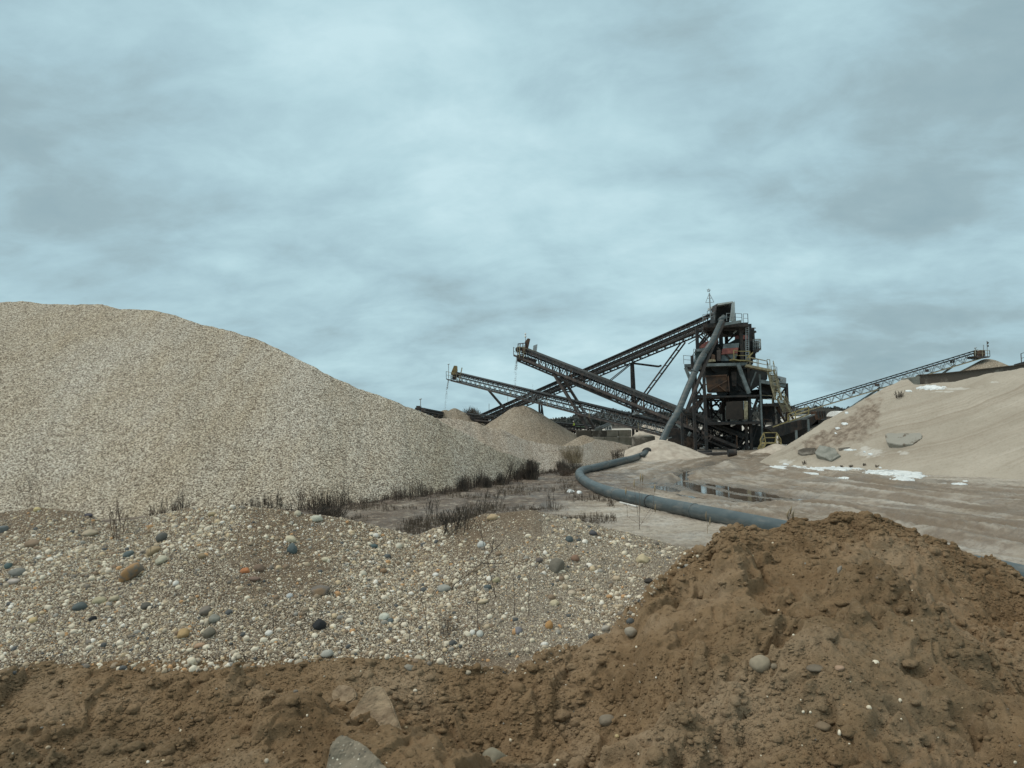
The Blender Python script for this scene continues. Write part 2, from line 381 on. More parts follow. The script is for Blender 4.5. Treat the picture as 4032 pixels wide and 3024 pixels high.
def pebble_mat(name, els, tex=30):
    t = NT(name); g = t.N.new('ShaderNodeNewGeometry')
    c = t.ramp(g.outputs['Random Per Island'], els, 'CONSTANT')
    c = t.mix(0.55, c, t.ramp(t.noise(tex, 5, 0.7), [(0.3, 0.55), (0.65, 1.1)]), 'MULTIPLY')
    return t.fin(c, 0.75, t.noise(tex*2, 4), 0.3, 0.01, spec=0.3)
m_peb = pebble_mat('mixed_pebbles', [(0, (0.64, 0.57, 0.44)), (0.12, (0.46, 0.375, 0.265)), (0.22, (0.72, 0.66, 0.53)), (0.31, (0.30, 0.235, 0.165)), (0.43, (0.45, 0.39, 0.30)),
    (0.53, (0.55, 0.44, 0.29)), (0.60, (0.20, 0.175, 0.145)), (0.67, (0.68, 0.61, 0.49)), (0.76, (0.24, 0.175, 0.12)), (0.85, (0.10, 0.105, 0.105)), (0.885, (0.31, 0.295, 0.26)), (0.93, (0.50, 0.30, 0.15)), (0.96, (0.78, 0.74, 0.66))])
# ------------------------------------------------------------------ terrain helpers
BV = {}
def bvh(name, pts, st=2):
    p = pts[::st, ::st]; nr, nc = p.shape[:2]
    BV[name] = BVHTree.FromPolygons([tuple(v) for v in p.reshape(-1, 3)], [tuple(f) for f in grid_faces(nr, nc)])
def hit(px, py, names):
    d = Vector(rays(np.array([px]), np.array([py]))[0]).normalized(); best = None
    for n in names:
        if n == 'ground':
            if d.z < -1e-4:
                t = -CAMZ/d.z; loc = Vector((0, 0, CAMZ))+d*t; nn = Vector((0, 0, 1))
            else: continue
        else:
            loc, nn, i, t = BV[n].ray_cast(Vector((0, 0, CAMZ)), d)
            if loc is None: continue
        if best is None or t < best[1]: best = (loc, t, nn)
    return (best[0], best[2] if best[2].z > 0 else -best[2]) if best else (None, None)
def ip(x, pts): a = np.array(pts, float); return np.interp(x, a[:, 0], a[:, 1])
def smooth1(a, k):
    if k < 2: return a
    ker = np.hanning(k+2)[1:-1]; ker /= ker.sum(); p = np.pad(a, ((k//2, k-1-k//2),)+((0, 0),)*(a.ndim-1), 'edge')
    return np.apply_along_axis(lambda v: np.convolve(v, ker, 'valid'), 0, p)
def fill_rows(rows, ns):   # rows: arrays (nx,3); ns: samples per gap
    out = []
    for a, b, n in zip(rows[:-1], rows[1:], ns):
        for t in np.linspace(0, 1, n, endpoint=False): out.append(a*(1-t)+b*t)
    out.append(rows[-1]); return np.array(out)
def back_row(c, slope, zend=-0.5, xdrift=0.0):
    r = c.copy(); d = c[:, :2].copy(); d /= np.linalg.norm(d, axis=1, keepdims=True)
    run = np.maximum((c[:, 2]-zend)/slope, 0.3)[:, None]
    r[:, :2] += d*run; r[:, 2] = zend; return r
def crest_row(px, py, base, slope):
    r = rays(px, py); Db = base[:, 1]; D = (CAMZ+slope*Db)/(slope-r[:, 2]); D = np.maximum(D, Db+0.1)
    return PP(px, py, D)

# ------------------------------------------------------------------ ground sheet (polar grid round the camera)
def poly_w(pts): return [G(*p) for p in pts]
TRK = [[(3040, 1786), (2985, 1800), (2960, 1820), (3000, 1845), (3110, 1868), (3300, 1898), (3600, 1940), (4032, 1990), (4500, 2050)],
       [(2990, 1790), (2900, 1812), (2860, 1838), (2940, 1868), (3120, 1900), (3400, 1940), (3700, 1985), (4032, 2030), (4500, 2100)],
       [(2960, 1792), (2800, 1822), (2730, 1852), (2790, 1885), (3000, 1925), (3300, 1962), (3700, 2025), (4032, 2075), (4500, 2150)],
       [(2900, 1800), (2700, 1840), (2640, 1870), (2640, 1905), (2800, 1950), (3100, 1990), (3500, 2040), (4032, 2120), (4500, 2210)],
       [(3100, 1850), (3400, 1888), (3700, 1915), (4032, 1940), (4500, 1980)],
       [(3420, 2060), (3700, 2100), (4032, 2165), (4500, 2280)],
       [(2750, 2000), (3100, 2030), (3400, 2085), (3800, 2170), (4300, 2300)],
       [(2560, 1850), (2700, 1815), (2900, 1790), (3000, 1778)]]
def seg_dist(X, Y, pts):
    best = np.full(X.shape, 1e9); along = np.zeros(X.shape); acc = 0
    for a, b in zip(pts[:-1], pts[1:]):
        dx, dy = b.x-a.x, b.y-a.y; L2 = dx*dx+dy*dy; L_ = math.sqrt(L2)
        t = np.clip(((X-a.x)*dx+(Y-a.y)*dy)/L2, 0, 1)
        d = np.hypot(X-(a.x+t*dx), Y-(a.y+t*dy)); m = d < best
        best = np.where(m, d, best); along = np.where(m, acc+t*L_, along); acc += L_
    return best, along
def spline(pts, n=8):
    out = []; p = [pts[0]]+list(pts)+[pts[-1]]
    for i in range(1, len(p)-2):
        for k in range(n):
            t = k/n; out.append(0.5*((2*p[i])+(p[i+1]-p[i-1])*t+(2*p[i-1]-5*p[i]+4*p[i+1]-p[i+2])*t*t+(3*p[i]-p[i-1]-3*p[i+1]+p[i+2])*t**3))
    out.append(pts[-1]); return out
PUD_C = [(2690, 1902), (2830, 1925), (2990, 1952)]
WEEDLINE = [(-600, 2150), (0, 2080), (700, 2050), (1240, 2015), (1600, 1970), (2000, 1900), (2210, 1858), (2330, 1852)]
WEED_IN = [(1300, 2130), (1600, 2060), (1900, 1985), (2100, 1925), (2240, 1880)]
def ground():
    fine = np.linspace(-41, 41, 780); rest = np.arange(46, 315, 5.0)
    th = np.radians(np.concatenate([fine, rest])); nt = len(th)
    rr = np.concatenate([np.geomspace(0.6, 12, 14, endpoint=False), np.geomspace(12, 130, 560, endpoint=False), np.geomspace(130, 6000, 60)])
    Rr, T = np.meshgrid(rr, th, indexing='ij'); X = Rr*np.sin(T); Y = Rr*np.cos(T)
    shelf = 1.75*(1-sstep(6.0, 12.0, Y))
    Z = shelf+0*X
    near = (Rr > 11) & (Rr < 140) & (np.abs(T) < 0.75)
    x, y = X[near], Y[near]
    z = 0.10*fbm(x, y, 0.10, 3, 3)+0.05*fbm(x, y, 0.9, 5, 9)+0.03*fbm(x, y, 4.0, 3, 21)
    rut = np.zeros_like(x); wet = np.zeros_like(x)
    wx = x+0.5*fbm(x, y, 0.25, 3, 51); wy = y+0.5*fbm(x, y, 0.25, 3, 52)
    for k, tr in enumerate(TRK):
        pts = spline(poly_w(tr), 6)
        for off in (-1.25, -0.8, 0.95, 1.3):
            q = []
            for i, p in enumerate(pts):
                d = (pts[min(i+1, len(pts)-1)]-pts[max(i-1, 0)]).normalized(); q.append(p+Vector((-d.y, d.x, 0))*off)
            d, al = seg_dist(wx, wy, q)
            d = d/np.clip(np.hypot(x, y)/26, 1, 1.7)
            str_ = 0.55+0.45*sstep(-0.4, 0.2, fbm(x, y, 0.12, 3, 70+k))
            lug = 0.5+0.5*np.sin(al*2*math.pi/0.55+3*fbm(x, y, 0.6, 2, 5))
            z += 0.85*np.clip(38/np.hypot(x, y), .35, 1)*str_*(-0.10*np.exp(-(d/0.30)**2)+0.10*np.exp(-((d-0.62)/0.22)**2)*(0.7+0.35*lug)+0.025*lug*np.exp(-(d/0.4)**2))
            rut = np.maximum(rut, str_*np.exp(-((d-0.2)/0.30)**2)*(0.7+0.5*fbm(x, y, 1.1, 4, 33)))
    c0 = spline(poly_w(TRK[1]), 6); dd, al = seg_dist(wx, wy, c0); dd2, al2 = seg_dist(wx, wy, spline(poly_w(TRK[3]), 6))
    flow = 0.5+0.62*fbm(dd*1.5+3, al*0.07, 1, 5, 300, 0.6)*sstep(14, 6, dd)+0.30*fbm(dd2*2.6, al2*0.12, 1, 4, 310, 0.6)*sstep(12, 5, dd2)
    flow = np.where((x > 1.5), flow, 0.5); z -= 0.03*(flow-.5)*2
    z += 0.028*fbm(x, y, 6.5, 3, 340, .6)
    z += (0.25+0.75*np.clip(rut, 0, 1))*0.07*fbm(x, y, 3.2, 4, 333, 0.65, ridge=True)
    pc = poly_w(PUD_C); d, _ = seg_dist(x, y, pc)
    pud = sstep(4.2, 1.4, d+1.8*fbm(x, y, 0.33, 4, 40)+0.5*fbm(x, y, 1.2, 3, 41))
    z = z*(1-0.35*pud)-0.15*pud
    d2, _ = seg_dist(x, y, spline(poly_w([(3080, 1790), (2960, 1800), (2860, 1815), (2760, 1842), (2660, 1868)])))
    st = sstep(1.3, 0.2, d2+1.2*fbm(x, y, 0.5, 3, 44)); z -= 0.10*st
    wet = np.clip(np.maximum(pud, st)+sstep(0.2, 0.55, fbm(x, y, 0.22, 4, 90))*0.45*(x > 2), 0, 1)
    wl = poly_w(WEEDLINE); d3, _ = seg_dist(x, y, wl); d4, _ = seg_dist(x, y, poly_w(WEED_IN))
    weed = np.maximum(sstep(3.2, 0.6, d3+0.9*fbm(x, y, 0.5, 3, 60)), sstep(9.0, 3.0, d4+4.5*fbm(x, y, 0.3, 4, 61))*0.9)
    z += weed*(0.08*fbm(x, y, 1.2, 4, 63)+0.05)
    fade = sstep(11.5, 15, Rr[near]); Z[near] = Z[near]+z*fade
    A = {}
    for nm, v in (('rut', np.clip(rut*1.3, 0, 1)), ('wet', wet), ('flow', flow), ('weed', np.clip(weed, 0, 1))):
        a = np.zeros_like(X); a[near] = v; A[nm] = a
    V = np.stack([X, Y, Z], -1)
    o = from_arrays('ground', V.reshape(-1, 3), grid_faces(len(rr), nt, wrap=True)[:, ::-1], m_yard, attrs=A)
    tag(o, kind='structure')
    # close the small hole under the camera
    n = nt; c = MB(); c.add([(0, 0, 1.75)]+[tuple(V[0, j]) for j in range(n)], [(0, 1+(j+1) % n, 1+j) for j in range(n)]); tag(c.build('road', m_yard), kind='structure')
    # water lying in the hollows
    cx, cy = pc[1].x, pc[1].y
    g = np.stack(np.meshgrid(np.linspace(-12, 12, 60), np.linspace(-9, 16, 60)), -1); g = np.concatenate([g+np.array([cx, cy]), np.full(g.shape[:2]+(1,), -0.075)], -1)
    tag(from_arrays('puddle_water', g.reshape(-1, 3), grid_faces(60, 60), m_water), kind='structure')
ground()

# ------------------------------------------------------------------ the large gravel stockpile on the left
def big_pile():
    nx = 620; px = np.linspace(-1500, 2330, nx)
    base_y = ip(px, [(-1500, 2230), (-600, 2120), (0, 2060), (700, 2035), (1240, 2005), (1600, 1962), (2000, 1892), (2200, 1848), (2330, 1853)])
    cr_y = ip(px, [(-1500, 1330), (-700, 1225), (0, 1190), (90, 1188), (170, 1193), (300, 1195), (380, 1195), (430, 1205), (475, 1219), (540, 1222), (600, 1228), (700, 1248), (780, 1272), (900, 1301),
        (1000, 1332), (1100, 1374), (1200, 1424), (1300, 1472), (1400, 1515), (1500, 1558), (1600, 1600), (1640, 1614), (1700, 1643), (1750, 1666), (1850, 1716), (1964, 1785), (2100, 1818), (2201, 1834), (2330, 1851)])
    base = PP(px, base_y, GD(px, base_y)); base[:, 2] = 0
    base = smooth1(base, 41)
    cr = crest_row(px, cr_y, base, 0.66)
    front = base.copy(); d = base[:, :2]/np.linalg.norm(base[:, :2], axis=1, keepdims=True); front[:, :2] -= d*1.0; front[:, 2] = -0.35
    cr2 = cr.copy(); cr2[:, :2] += d*1.2; cr2[:, 2] -= 0.12
    g = fill_rows([front, base, cr, cr2, back_row(cr2, 0.66)], [5, 300, 6, 60])
    g[:, :, 2] = smooth1(g[:, :, 2], 7)
    t = np.linspace(0, 1, g.shape[0])[:, None]
    u = np.linspace(0, 1, nx)[None, :]*120
    x, y = g[..., 0], g[..., 1]
    amp = np.clip(g[..., 2]/2.5, 0, 1)
    # fans running down the face
    s = u+g[..., 2]*0.25
    g[..., 2] += amp*(0.34*fbm(s*0.10, g[..., 2]*0.02, 1, 3, 5)+0.10*fbm(s*0.6, g[..., 2]*0.10, 1, 4, 8))+0.035*fbm(x, y, 1.5, 4, 15)
    g[..., 2] += 0.03*fbm(x, y, 6, 2, 18)
    o = from_arrays('gravel_stockpile', g.reshape(-1, 3), grid_faces(*g.shape[:2]), m_pile)
    tag(o, 'huge pale gravel heap filling the left half, taller than everything near it', 'gravel pile'); bvh('pile', g, 3)
big_pile()
def lobe_pile():
    nx = 260; px = np.linspace(1560, 2560, nx)
    base_y = ip(px, [(1560, 1962), (1800, 1925), (1950, 1900), (2100, 1870), (2250, 1848), (2300, 1836), (2402, 1810), (2480, 1793), (2560, 1780)])
    cr_y = ip(px, [(1560, 1640), (1727, 1645), (1800, 1652), (1875, 1663), (1980, 1694), (2050, 1724), (2122, 1745), (2200, 1754), (2260, 1756), (2300, 1750), (2345, 1731), (2420, 1737), (2470, 1752), (2520, 1764), (2560, 1776)])
    base = PP(px, base_y, GD(px, base_y)); base[:, 2] = 0; base = smooth1(base, 15)
    cr = crest_row(px, cr_y, base, ip(px, [(1560, 0.5), (2200, 0.42), (2300, 0.3), (2400, 0.26), (2560, 0.22)]))
    d = base[:, :2]/np.linalg.norm(base[:, :2], axis=1, keepdims=True)
    front = base.copy(); front[:, :2] -= d*0.8; front[:, 2] = -0.35
    cr2 = cr.copy(); cr2[:, :2] += d*1.5; cr2[:, 2] -= 0.15
    g = fill_rows([front, base, cr, cr2, back_row(cr2, 0.5)], [4, 120, 6, 30]); g[:, :, 2] = smooth1(g[:, :, 2], 7)
    x, y = g[..., 0], g[..., 1]; u = np.linspace(0, 1, nx)[None, :]*40; amp = np.clip(g[..., 2]/1.5, 0, 1)
    g[..., 2] += amp*(0.16*fbm(u*0.5+g[..., 2]*.4, g[..., 2]*0.05, 1, 4, 25))+0.05*fbm(x, y, 0.8, 4, 35)
    o = from_arrays('gravel_stockpile', g.reshape(-1, 3), grid_faces(*g.shape[:2]), m_pile2)
    tag(o, 'lower pinkish gravel ridge trailing off behind the huge pale heap towards the pipe', 'gravel pile'); bvh('lobe', g, 2)
lobe_pile()
def cone(name, label, px, py, D, slope, mat, seed=1, flat=0.4, sx=1.0, twin=None, cat='gravel pile', spread=1.15):
    pk = P(px, py, D); h = pk.z; rad = (h+0.4)/slope*spread
    nr, na = 60, 120
    r = np.linspace(0, 1, nr)[:, None]*rad; a = np.linspace(0, 2*math.pi, na, endpoint=False)[None, :]
    x = pk.x+r*np.cos(a)*sx; y = pk.y+r*np.sin(a)
    def hz(cx, cy, hh): d = np.hypot((x-cx)/sx, y-cy); return hh-slope*(np.sqrt(d*d+flat*flat)-flat)
    z = hz(pk.x, pk.y, h)
    if twin: q = P(twin[0], twin[1], D-1); z = np.maximum(z, hz(q.x, q.y, q.z))
    z = np.maximum(z, -0.4) + np.clip(r/2, 0, 1)*(0.22*fbm(x, y, 0.25, 4, seed)+0.06*fbm(x, y, 1.5, 3, seed+5))+0.10*fbm(np.cos(a)*6+0*r, np.sin(a)*6+r*0.05, 1, 3, seed+9)*np.clip(r/2, 0, 1)
    o = from_arrays(name, np.stack([x, y, z], -1).reshape(-1, 3), grid_faces(nr, na, wrap=True), mat)
    tag(o, label, cat); return o
cone('gravel_stockpile', 'tan cone of fine gravel under the head of the middle conveyor', 2060, 1597, 130, 0.64, m_tan, 3, 0.8, twin=(2035, 1603))
cone('gravel_stockpile', 'small olive tan cone with a double tip under the leftmost conveyor head', 1789, 1607, 150, 0.62, m_tan, 8, 0.5, twin=(1752, 1613))
cone('sand_heap', 'small tan heap under the conveyor head at the far right', 3885, 1413, 140, 0.60, m_tan, 12, 1.2, cat='sand pile')
cone('sand_heap', 'whitish pointed sand heap behind the foot of the crossing conveyors', *z3(1893, 1318), 134, 0.55, m_palesand, 15, 0.3, cat='sand pile')
cone('sand_heap', 'pale sand mound where the grey pipe passes under the sloping chute', *z6(1085, 640), 83, 0.42, m_palesand, 19, 0.8, cat='sand pile', sx=1.0)
cone('sand_heap', 'low brown dirt heap beside the yellow crossover steps', *z2(1440, 1095), 84, 0.45, m_palesand, 23, 0.4, cat='dirt pile')
cone('gravel_stockpile', 'little tan mound between the tan cone and the block wall', *z3(1105, 1465), 112, 0.5, m_tan, 29, 0.5)

# ------------------------------------------------------------------ right sand hill
def right_hill():
    nx = 420; px = np.linspace(2985, 5200, nx)**1.0
    base_y = ip(px, [(2985, 1826), (3050, 1836), (3200, 1838), (3361, 1846), (3500, 1856), (3640, 1868), (3800, 1880), (4032, 1893), (5200, 1950)])
    cr_y = ip(px, [(2985, 1822), (3050, 1779), (3134, 1731), (3245, 1657), (3334, 1607), (3427, 1554), (3494, 1518), (3545, 1494), (3575, 1492), (3600, 1514), (3660, 1516), (3760, 1504), (3893, 1471), (4032, 1453), (4400, 1430), (5200, 1500)])
    base = PP(px, base_y, GD(px, base_y)); base[:, 2] = 0; base = smooth1(base, 11)
    cr = crest_row(px, cr_y, base, 0.56)
    d = base[:, :2]/np.linalg.norm(base[:, :2], axis=1, keepdims=True)
    front = base.copy(); front[:, :2] -= d*1.5; front[:, 2] = -0.35
    midr = base*0.82+cr*0.18; midr[:, 2] -= 0.25*np.clip(cr[:, 2]/4, 0, 1)
    upr = base*0.25+cr*0.75; upr[:, 2] += 0.22*np.clip(cr[:, 2]/6, 0, 1)
    cr2 = cr.copy(); cr2[:, :2] += d*7; cr2[:, 2] += ip(px, [(2985, -3), (3500, -1.2), (3600, 0.15), (5200, .3)])
    g = fill_rows([front, base, midr, upr, cr, cr2, back_row(cr2, 0.6)], [8, 50, 120, 50, 14, 40]); g[:, :, 2] = smooth1(g[:, :, 2], 9)
    nr = g.shape[0]; x, y, z = g[..., 0], g[..., 1], g[..., 2].copy()
    amp = np.clip(z/1.2, 0, 1)
    u = x*1.0-z*2.6                                  # scrape lines run down the face towards the left
    line = 0.5*fbm(u*1.9, z*0.08+y*0.03, 1, 4, 7, 0.6)+0.6*fbm(u*5.5, z*0.2+y*0.05, 1, 4, 17, 0.65)
    scr = sstep(14, 20, x)*sstep(0, 1.0, z)
    grooves = line*scr
    scar = sstep(0.9, 0.2, np.abs((x-(13.0+ (z-1)*1.6))/2.2)+0.6*fbm(x, z*2, 0.5, 3, 77))*sstep(0.6, 1.6, z)*sstep(6.8, 5.2, z)
    scar = scar*0+sstep(0.0, 0.35, fbm(x, z*2, 0.35, 4, 79)+0.25-np.abs((g[..., 2]-np.interp(px, px, cr[:, 2])[None, :]+0.9)/1.6))*(x < 26)*sstep(0.8, 1.8, z)
    pxg = px[None, :]+0*z; crz = cr[:, 2][None, :]; fr = z/np.maximum(crz, .5)
    band = np.exp(-((fr-(0.66+0.12*np.sin(pxg/90)))/0.26)**2)*sstep(3110, 3200, pxg)*sstep(3540, 3400, pxg)
    scar = sstep(0.15, 0.55, band+0.55*fbm(pxg/26+z*1.2, z*3.2, 1, 4, 79)-.15)*(y < cr[:, 1][None, :]+.2)
    g[..., 2] += amp*(0.16*fbm(x, y, 0.18, 3, 2)+0.09*fbm(x, y, 0.7, 3, 4)+0.085*grooves)+scar*0.22*fbm(x, y, 1.4, 4, 12)+0.03*fbm(x, y, 3.5, 3, 14)
    q = (g-np.array([0, 0, CAMZ])) @ CR; gx = 2016+FPX*q[..., 0]/-q[..., 2]; gy = 1512-FPX*q[..., 1]/-q[..., 2]
    dust = np.zeros_like(z)
    for cx_, cy_, rx_, ry_ in ((840, 1085, 150, 45), (800, 1050, 60, 30), (95, 1170, 85, 32), (1600, 520, 160, 14), (1500, 545, 140, 10), (1950, 460, 60, 10), (1150, 1090, 60, 20)):
        ex = ((gx-(3050+cx_/2.2526))/(rx_/2.2526))**2+((gy-(1300+cy_/2.2526))/(ry_/2.2526))**2
        dust = np.maximum(dust, np.exp(-ex)*0.9)
    dust = sstep(0.30, 0.62, dust+0.50*fbm(x, y+z, 3.0, 4, 411, 0.65)-0.10)*0.45
    streak = np.clip(0.42+0.75*grooves+0.25*fbm(u*0.4, z*0.1, 1, 3, 71)*amp, 0, 1)
    o = from_arrays('sand_stockpile', g.reshape(-1, 3), grid_faces(*g.shape[:2]), m_sandhill, attrs={'dust': dust, 'streak': streak, 'scar': np.clip(scar, 0, 1)})
    tag(o, 'broad smooth sand hill on the right with a concrete wall along its top', 'sand pile'); bvh('hill', g, 2)
right_hill()

# ------------------------------------------------------------------ foreground gravel bank and brown soil
CREST = [(x*1.8228, y*1.8228) for x, y in [(-900, 1120), (0, 1104), (80, 1096), (165, 1108), (230, 1132), (300, 1126), (400, 1101), (520, 1096), (640, 1110), (745, 1122), (830, 1141), (900, 1152),
    (960, 1132), (1050, 1112), (1150, 1106), (1250, 1121), (1340, 1142), (1420, 1166), (1500, 1192), (1600, 1225), (2212, 1300), (3200, 1350)]]
SOILTOP = [(-1700, 2640), (0, 2635), (130, 2600), (237, 2588), (450, 2596), (730, 2606), (1020, 2585), (1276, 2562), (1560, 2552), (1820, 2605), (2000, 2625), (2187, 2560), (2351, 2461), (2497, 2406), (2552, 2315),
    (2625, 2251), (2734, 2165), (2807, 2118), (2843, 2076), (2900, 2066), (2990, 2066), (3070, 2042), (3135, 2021), (3263, 2010), (3336, 2004), (3427, 2022), (3573, 2074), (3737, 2128), (3883, 2182), (4032, 2250), (4500, 2400), (5800, 2600)]
def banks():
    nx = 900; px = np.linspace(-1700, 5800, nx)
    cy = ip(px, CREST)
    Dc = ip(px, [(-1700, 10.5), (0, 9.6), (1000, 9.0), (1650, 9.3), (2100, 8.8), (2700, 8.6), (5800, 8.5)])
    cr = PP(px, cy, Dc)
    by = ip(px, [(-1700, 2640), (0, 2630), (1000, 2590), (1820, 2615), (2300, 2560), (2600, 2500), (3000, 2450), (5800, 2700)])
    bo = PP(px, by, ip(px, [(-1700, 7.2), (0, 6.9), (1800, 6.7), (2400, 6.7), (5800, 6.7)]))
    lo = bo.copy(); lo[:, 1] -= 1.6; lo[:, 2] -= 0.9
    d = cr[:, :2]/np.linalg.norm(cr[:, :2], axis=1, keepdims=True); cr2 = cr.copy(); cr2[:, :2] += d*0.5; cr2[:, 2] -= 0.10
    g = fill_rows([lo, bo, cr, cr2, back_row(cr2, 0.62, -0.3)], [20, 230, 12, 40]); g[:, :, 2] = smooth1(g[:, :, 2], 9)
    x, y = g[..., 0], g[..., 1]
    g[..., 2] += 0.07*fbm(x, y, 0.9, 4, 101)+0.022*fbm(x, y, 5, 4, 105)
    dirt = np.clip(sstep(0.05, 0.5, fbm(x, y, 0.8, 4, 110)+0.35*sstep(9.0, 8.2, 17-y)*(x < -1)), 0, 1)*0.8*(x < 0.3)
    sandy = sstep(-0.9, 0.2, x+0.8*fbm(x, y, 0.7, 3, 112))
    o = from_arrays('gravel_bank', g.reshape(-1, 3), grid_faces(*g.shape[:2]), m_bank, attrs={'dirt': dirt, 'sandy': sandy})
    tag(o, kind='structure'); bvh('bank', g, 2)
    # ---- soil
    nx = 1400; px = np.linspace(-1700, 5800, nx)
    ty = ip(px, SOILTOP)
    Dt = ip(px, [(-1700, 6.9), (0, 6.6), (1800, 6.4), (2351, 6.7), (2625, 7.2), (2800, 7.9), (3300, 8.4), (4032, 8.2), (5800, 8.0)])
    top = PP(px, ty, Dt)
    bot = PP(px, np.full(nx, 3080.0), ip(px, [(-1700, 4.6), (1200, 4.55), (2400, 4.4), (3200, 4.1), (5800, 4.2)]))
    mid = bot*0.5+top*0.5; mid[:, 2] += ip(px, [(-1700, 0.0), (600, 0.02), (1500, -.03), (1900, -0.22), (2350, -0.12), (2650, 0.0), (3300, 0.10), (5800, 0.1)])
    near = bot.copy(); near[:, 1] -= 1.9; near[:, 2] = ip(px, [(-1700, 2.2), (5800, 2.2)])
    near0 = near.copy(); near0[:, 1] -= 0.4; near0[:, 2] -= 0.8
    d = top[:, :2]/np.linalg.norm(top[:, :2], axis=1, keepdims=True)
    t2 = top.copy(); t2[:, :2] += d*0.35; t2[:, 2] -= ip(px, [(-1700, 0.22), (2300, 0.25), (2700, 0.06), (5800, .06)])
    t3 = back_row(t2, 0.65, -0.3)
    g = fill_rows([near0, near, bot, mid, top, t2, t3], [4, 40, 210, 210, 14, 80]); 
    g[:, :, 2] = smooth1(g[:, :, 2], 41); g[:, :, 1] = smooth1(g[:, :, 1], 5)
    # put the crest back where smoothing lowered it
    x, y = g[..., 0], g[..., 1]
    right = ip(px, [(-1700, 0.65), (2000, 0.75), (2700, 1.0), (5800, 1.0)])[None, :]
    rowi = np.arange(g.shape[0])[:, None]; topi = 4+40+420
    keep = 0.42+0.58*np.clip(np.abs(rowi-topi)/90.0, 0, 1)
    wx = x+0.15*fbm(x, y, 1.6, 3, 201); wy = y+0.15*fbm(x, y, 1.6, 3, 202)
    big = 0.23*fbm(wx, wy, 0.75, 3, 210)
    lump = 0.10*fbm(wx, wy, 1.7, 4, 220, 0.5)+0.05*fbm(wx, wy, 3.0, 4, 221, 0.5, ridge=True)
    fine = 0.026*fbm(wx, wy, 7, 4, 230, 0.6)*(0.5+0.9*sstep(-.3, .3, fbm(x, y, .8, 2, 231)))+0.012*np.abs(fbm(wx, wy, 26, 3, 240, 0.6))
    # terraces: broken, slumped ledges
    tz = fbm(wx, wy, 1.1, 4, 250); led = (np.floor(tz*5)+sstep(0.72, 1.0, tz*5-np.floor(tz*5)))/5-tz
    g[..., 2] += right*(keep*(big+lump*0.8)+1.0*led*0.20*keep)+fine
    # broken ledges: sharp small scarps where the soil has cracked and slumped
    cl = fbm(wx, wy, 1.3, 4, 270); cl2 = fbm(wx, wy, 3.2, 3, 280)
    g[..., 2] += right*(0.13*sstep(0.0, 0.09, cl)*keep+0.055*sstep(0.02, 0.10, cl2)+0.10*sstep(0.22, 0.30, cl)*keep)-0.12*right*keep
    for (dx_, dy_, dD, rw, rd, dep) in ((2050, 2790, 5.35, .75, .38, .30), (560, 2740, 5.55, .35, .16, .20), (3480, 2330, 7.0, .40, .25, .16), (3900, 2420, 6.9, .50, .30, .22), (1360, 2790, 5.4, .16, .22, .14), (2720, 2400, 6.7, .3, .2, .14), (3150, 2560, 6.1, .5, .2, .12), (70, 2905, 5.0, .16, .05, -.10), (215, 2890, 5.0, .05, .13, -.11), (90, 2990, 4.8, .2, .05, -.09), (1150, 2850, 5.1, .3, .12, -.06), (860, 2650, 5.9, .25, .15, -.08)):
        q = P(dx_, dy_, dD); e = ((x-q.x)/rw)**2+((y-q.y)/rd)**2; g[..., 2] -= dep*np.exp(-e*(1+.5*fbm(wx, wy, 3, 2, 290)))
    g[..., 1] += 0.04*fbm(wx, wy, 5, 3, 260)
    f = grid_faces(*g.shape[:2])
    o = from_arrays('soil_mound', g.reshape(-1, 3), f, m_soil)
    tag(o, kind='structure'); bvh('soil', g, 2)
    return g
SOILG = banks()

# ------------------------------------------------------------------ scattered stones
def ico(sub):
    import bmesh
    bm = bmesh.new(); bmesh.ops.create_icosphere(bm, subdivisions=sub, radius=1.0)
    V = np.array([v.co[:] for v in bm.verts]); F = np.array([[v.index for v in f.verts] for f in bm.faces]); bm.free(); return V, F
ICO = {k: ico(k) for k in (1, 2, 3)}
def rotm(n):
    q = rng.normal(size=(n, 4)); q /= np.linalg.norm(q, axis=1, keepdims=True); w, x, y, z = q.T
    return np.stack([1-2*(y*y+z*z), 2*(x*y-z*w), 2*(x*z+y*w), 2*(x*y+z*w), 1-2*(x*x+z*z), 2*(y*z-x*w), 2*(x*z-y*w), 2*(y*z+x*w), 1-2*(x*x+y*y)], -1).reshape(n, 3, 3)
def scatter_mesh(C, S, sub, rough=0.15, flat=(0.55, 0.95)):
    V0, F0 = ICO[sub]; n = len(C); k = len(V0)
    sh = [V0*(1+rough*rng.normal(size=(k, 1)).clip(-1.6, 1.6)) for _ in range(12)]
    sh = np.array(sh); Vv = sh[rng.integers(0, 12, n)]
    sc = np.stack([np.ones(n), rng.uniform(0.6, 0.95, n), rng.uniform(*flat, n)], -1)*S[:, None]
    Vv = Vv*sc[:, None, :]
    a = rng.uniform(0, 6.283, n); t = rng.normal(0, 0.35, n); ca, sa, ct, st = np.cos(a), np.sin(a), np.cos(t), np.sin(t); z = np.zeros(n); o = np.ones(n)
    Rz = np.stack([ca, -sa, z, sa, ca, z, z, z, o], -1).reshape(n, 3, 3); Rx = np.stack([o, z, z, z, ct, -st, z, st, ct], -1).reshape(n, 3, 3)
    Vv = np.einsum('nij,nkj->nki', Rx @ Rz, Vv)+C[:, None, :]
    F = (F0[None]+np.arange(n)[:, None, None]*k).reshape(-1, 3)
    return Vv.reshape(-1, 3), F
def sample_hits(n, xr, yr, names, accept):
    out = []
    while len(out) < n:
        px = random.uniform(*xr); py = random.uniform(*yr)
        loc, nn = hit(px, py, names)
        if loc is None or loc.z < 0.5: continue
        if accept(px, py, loc): out.append(loc)
    return np.array(out)
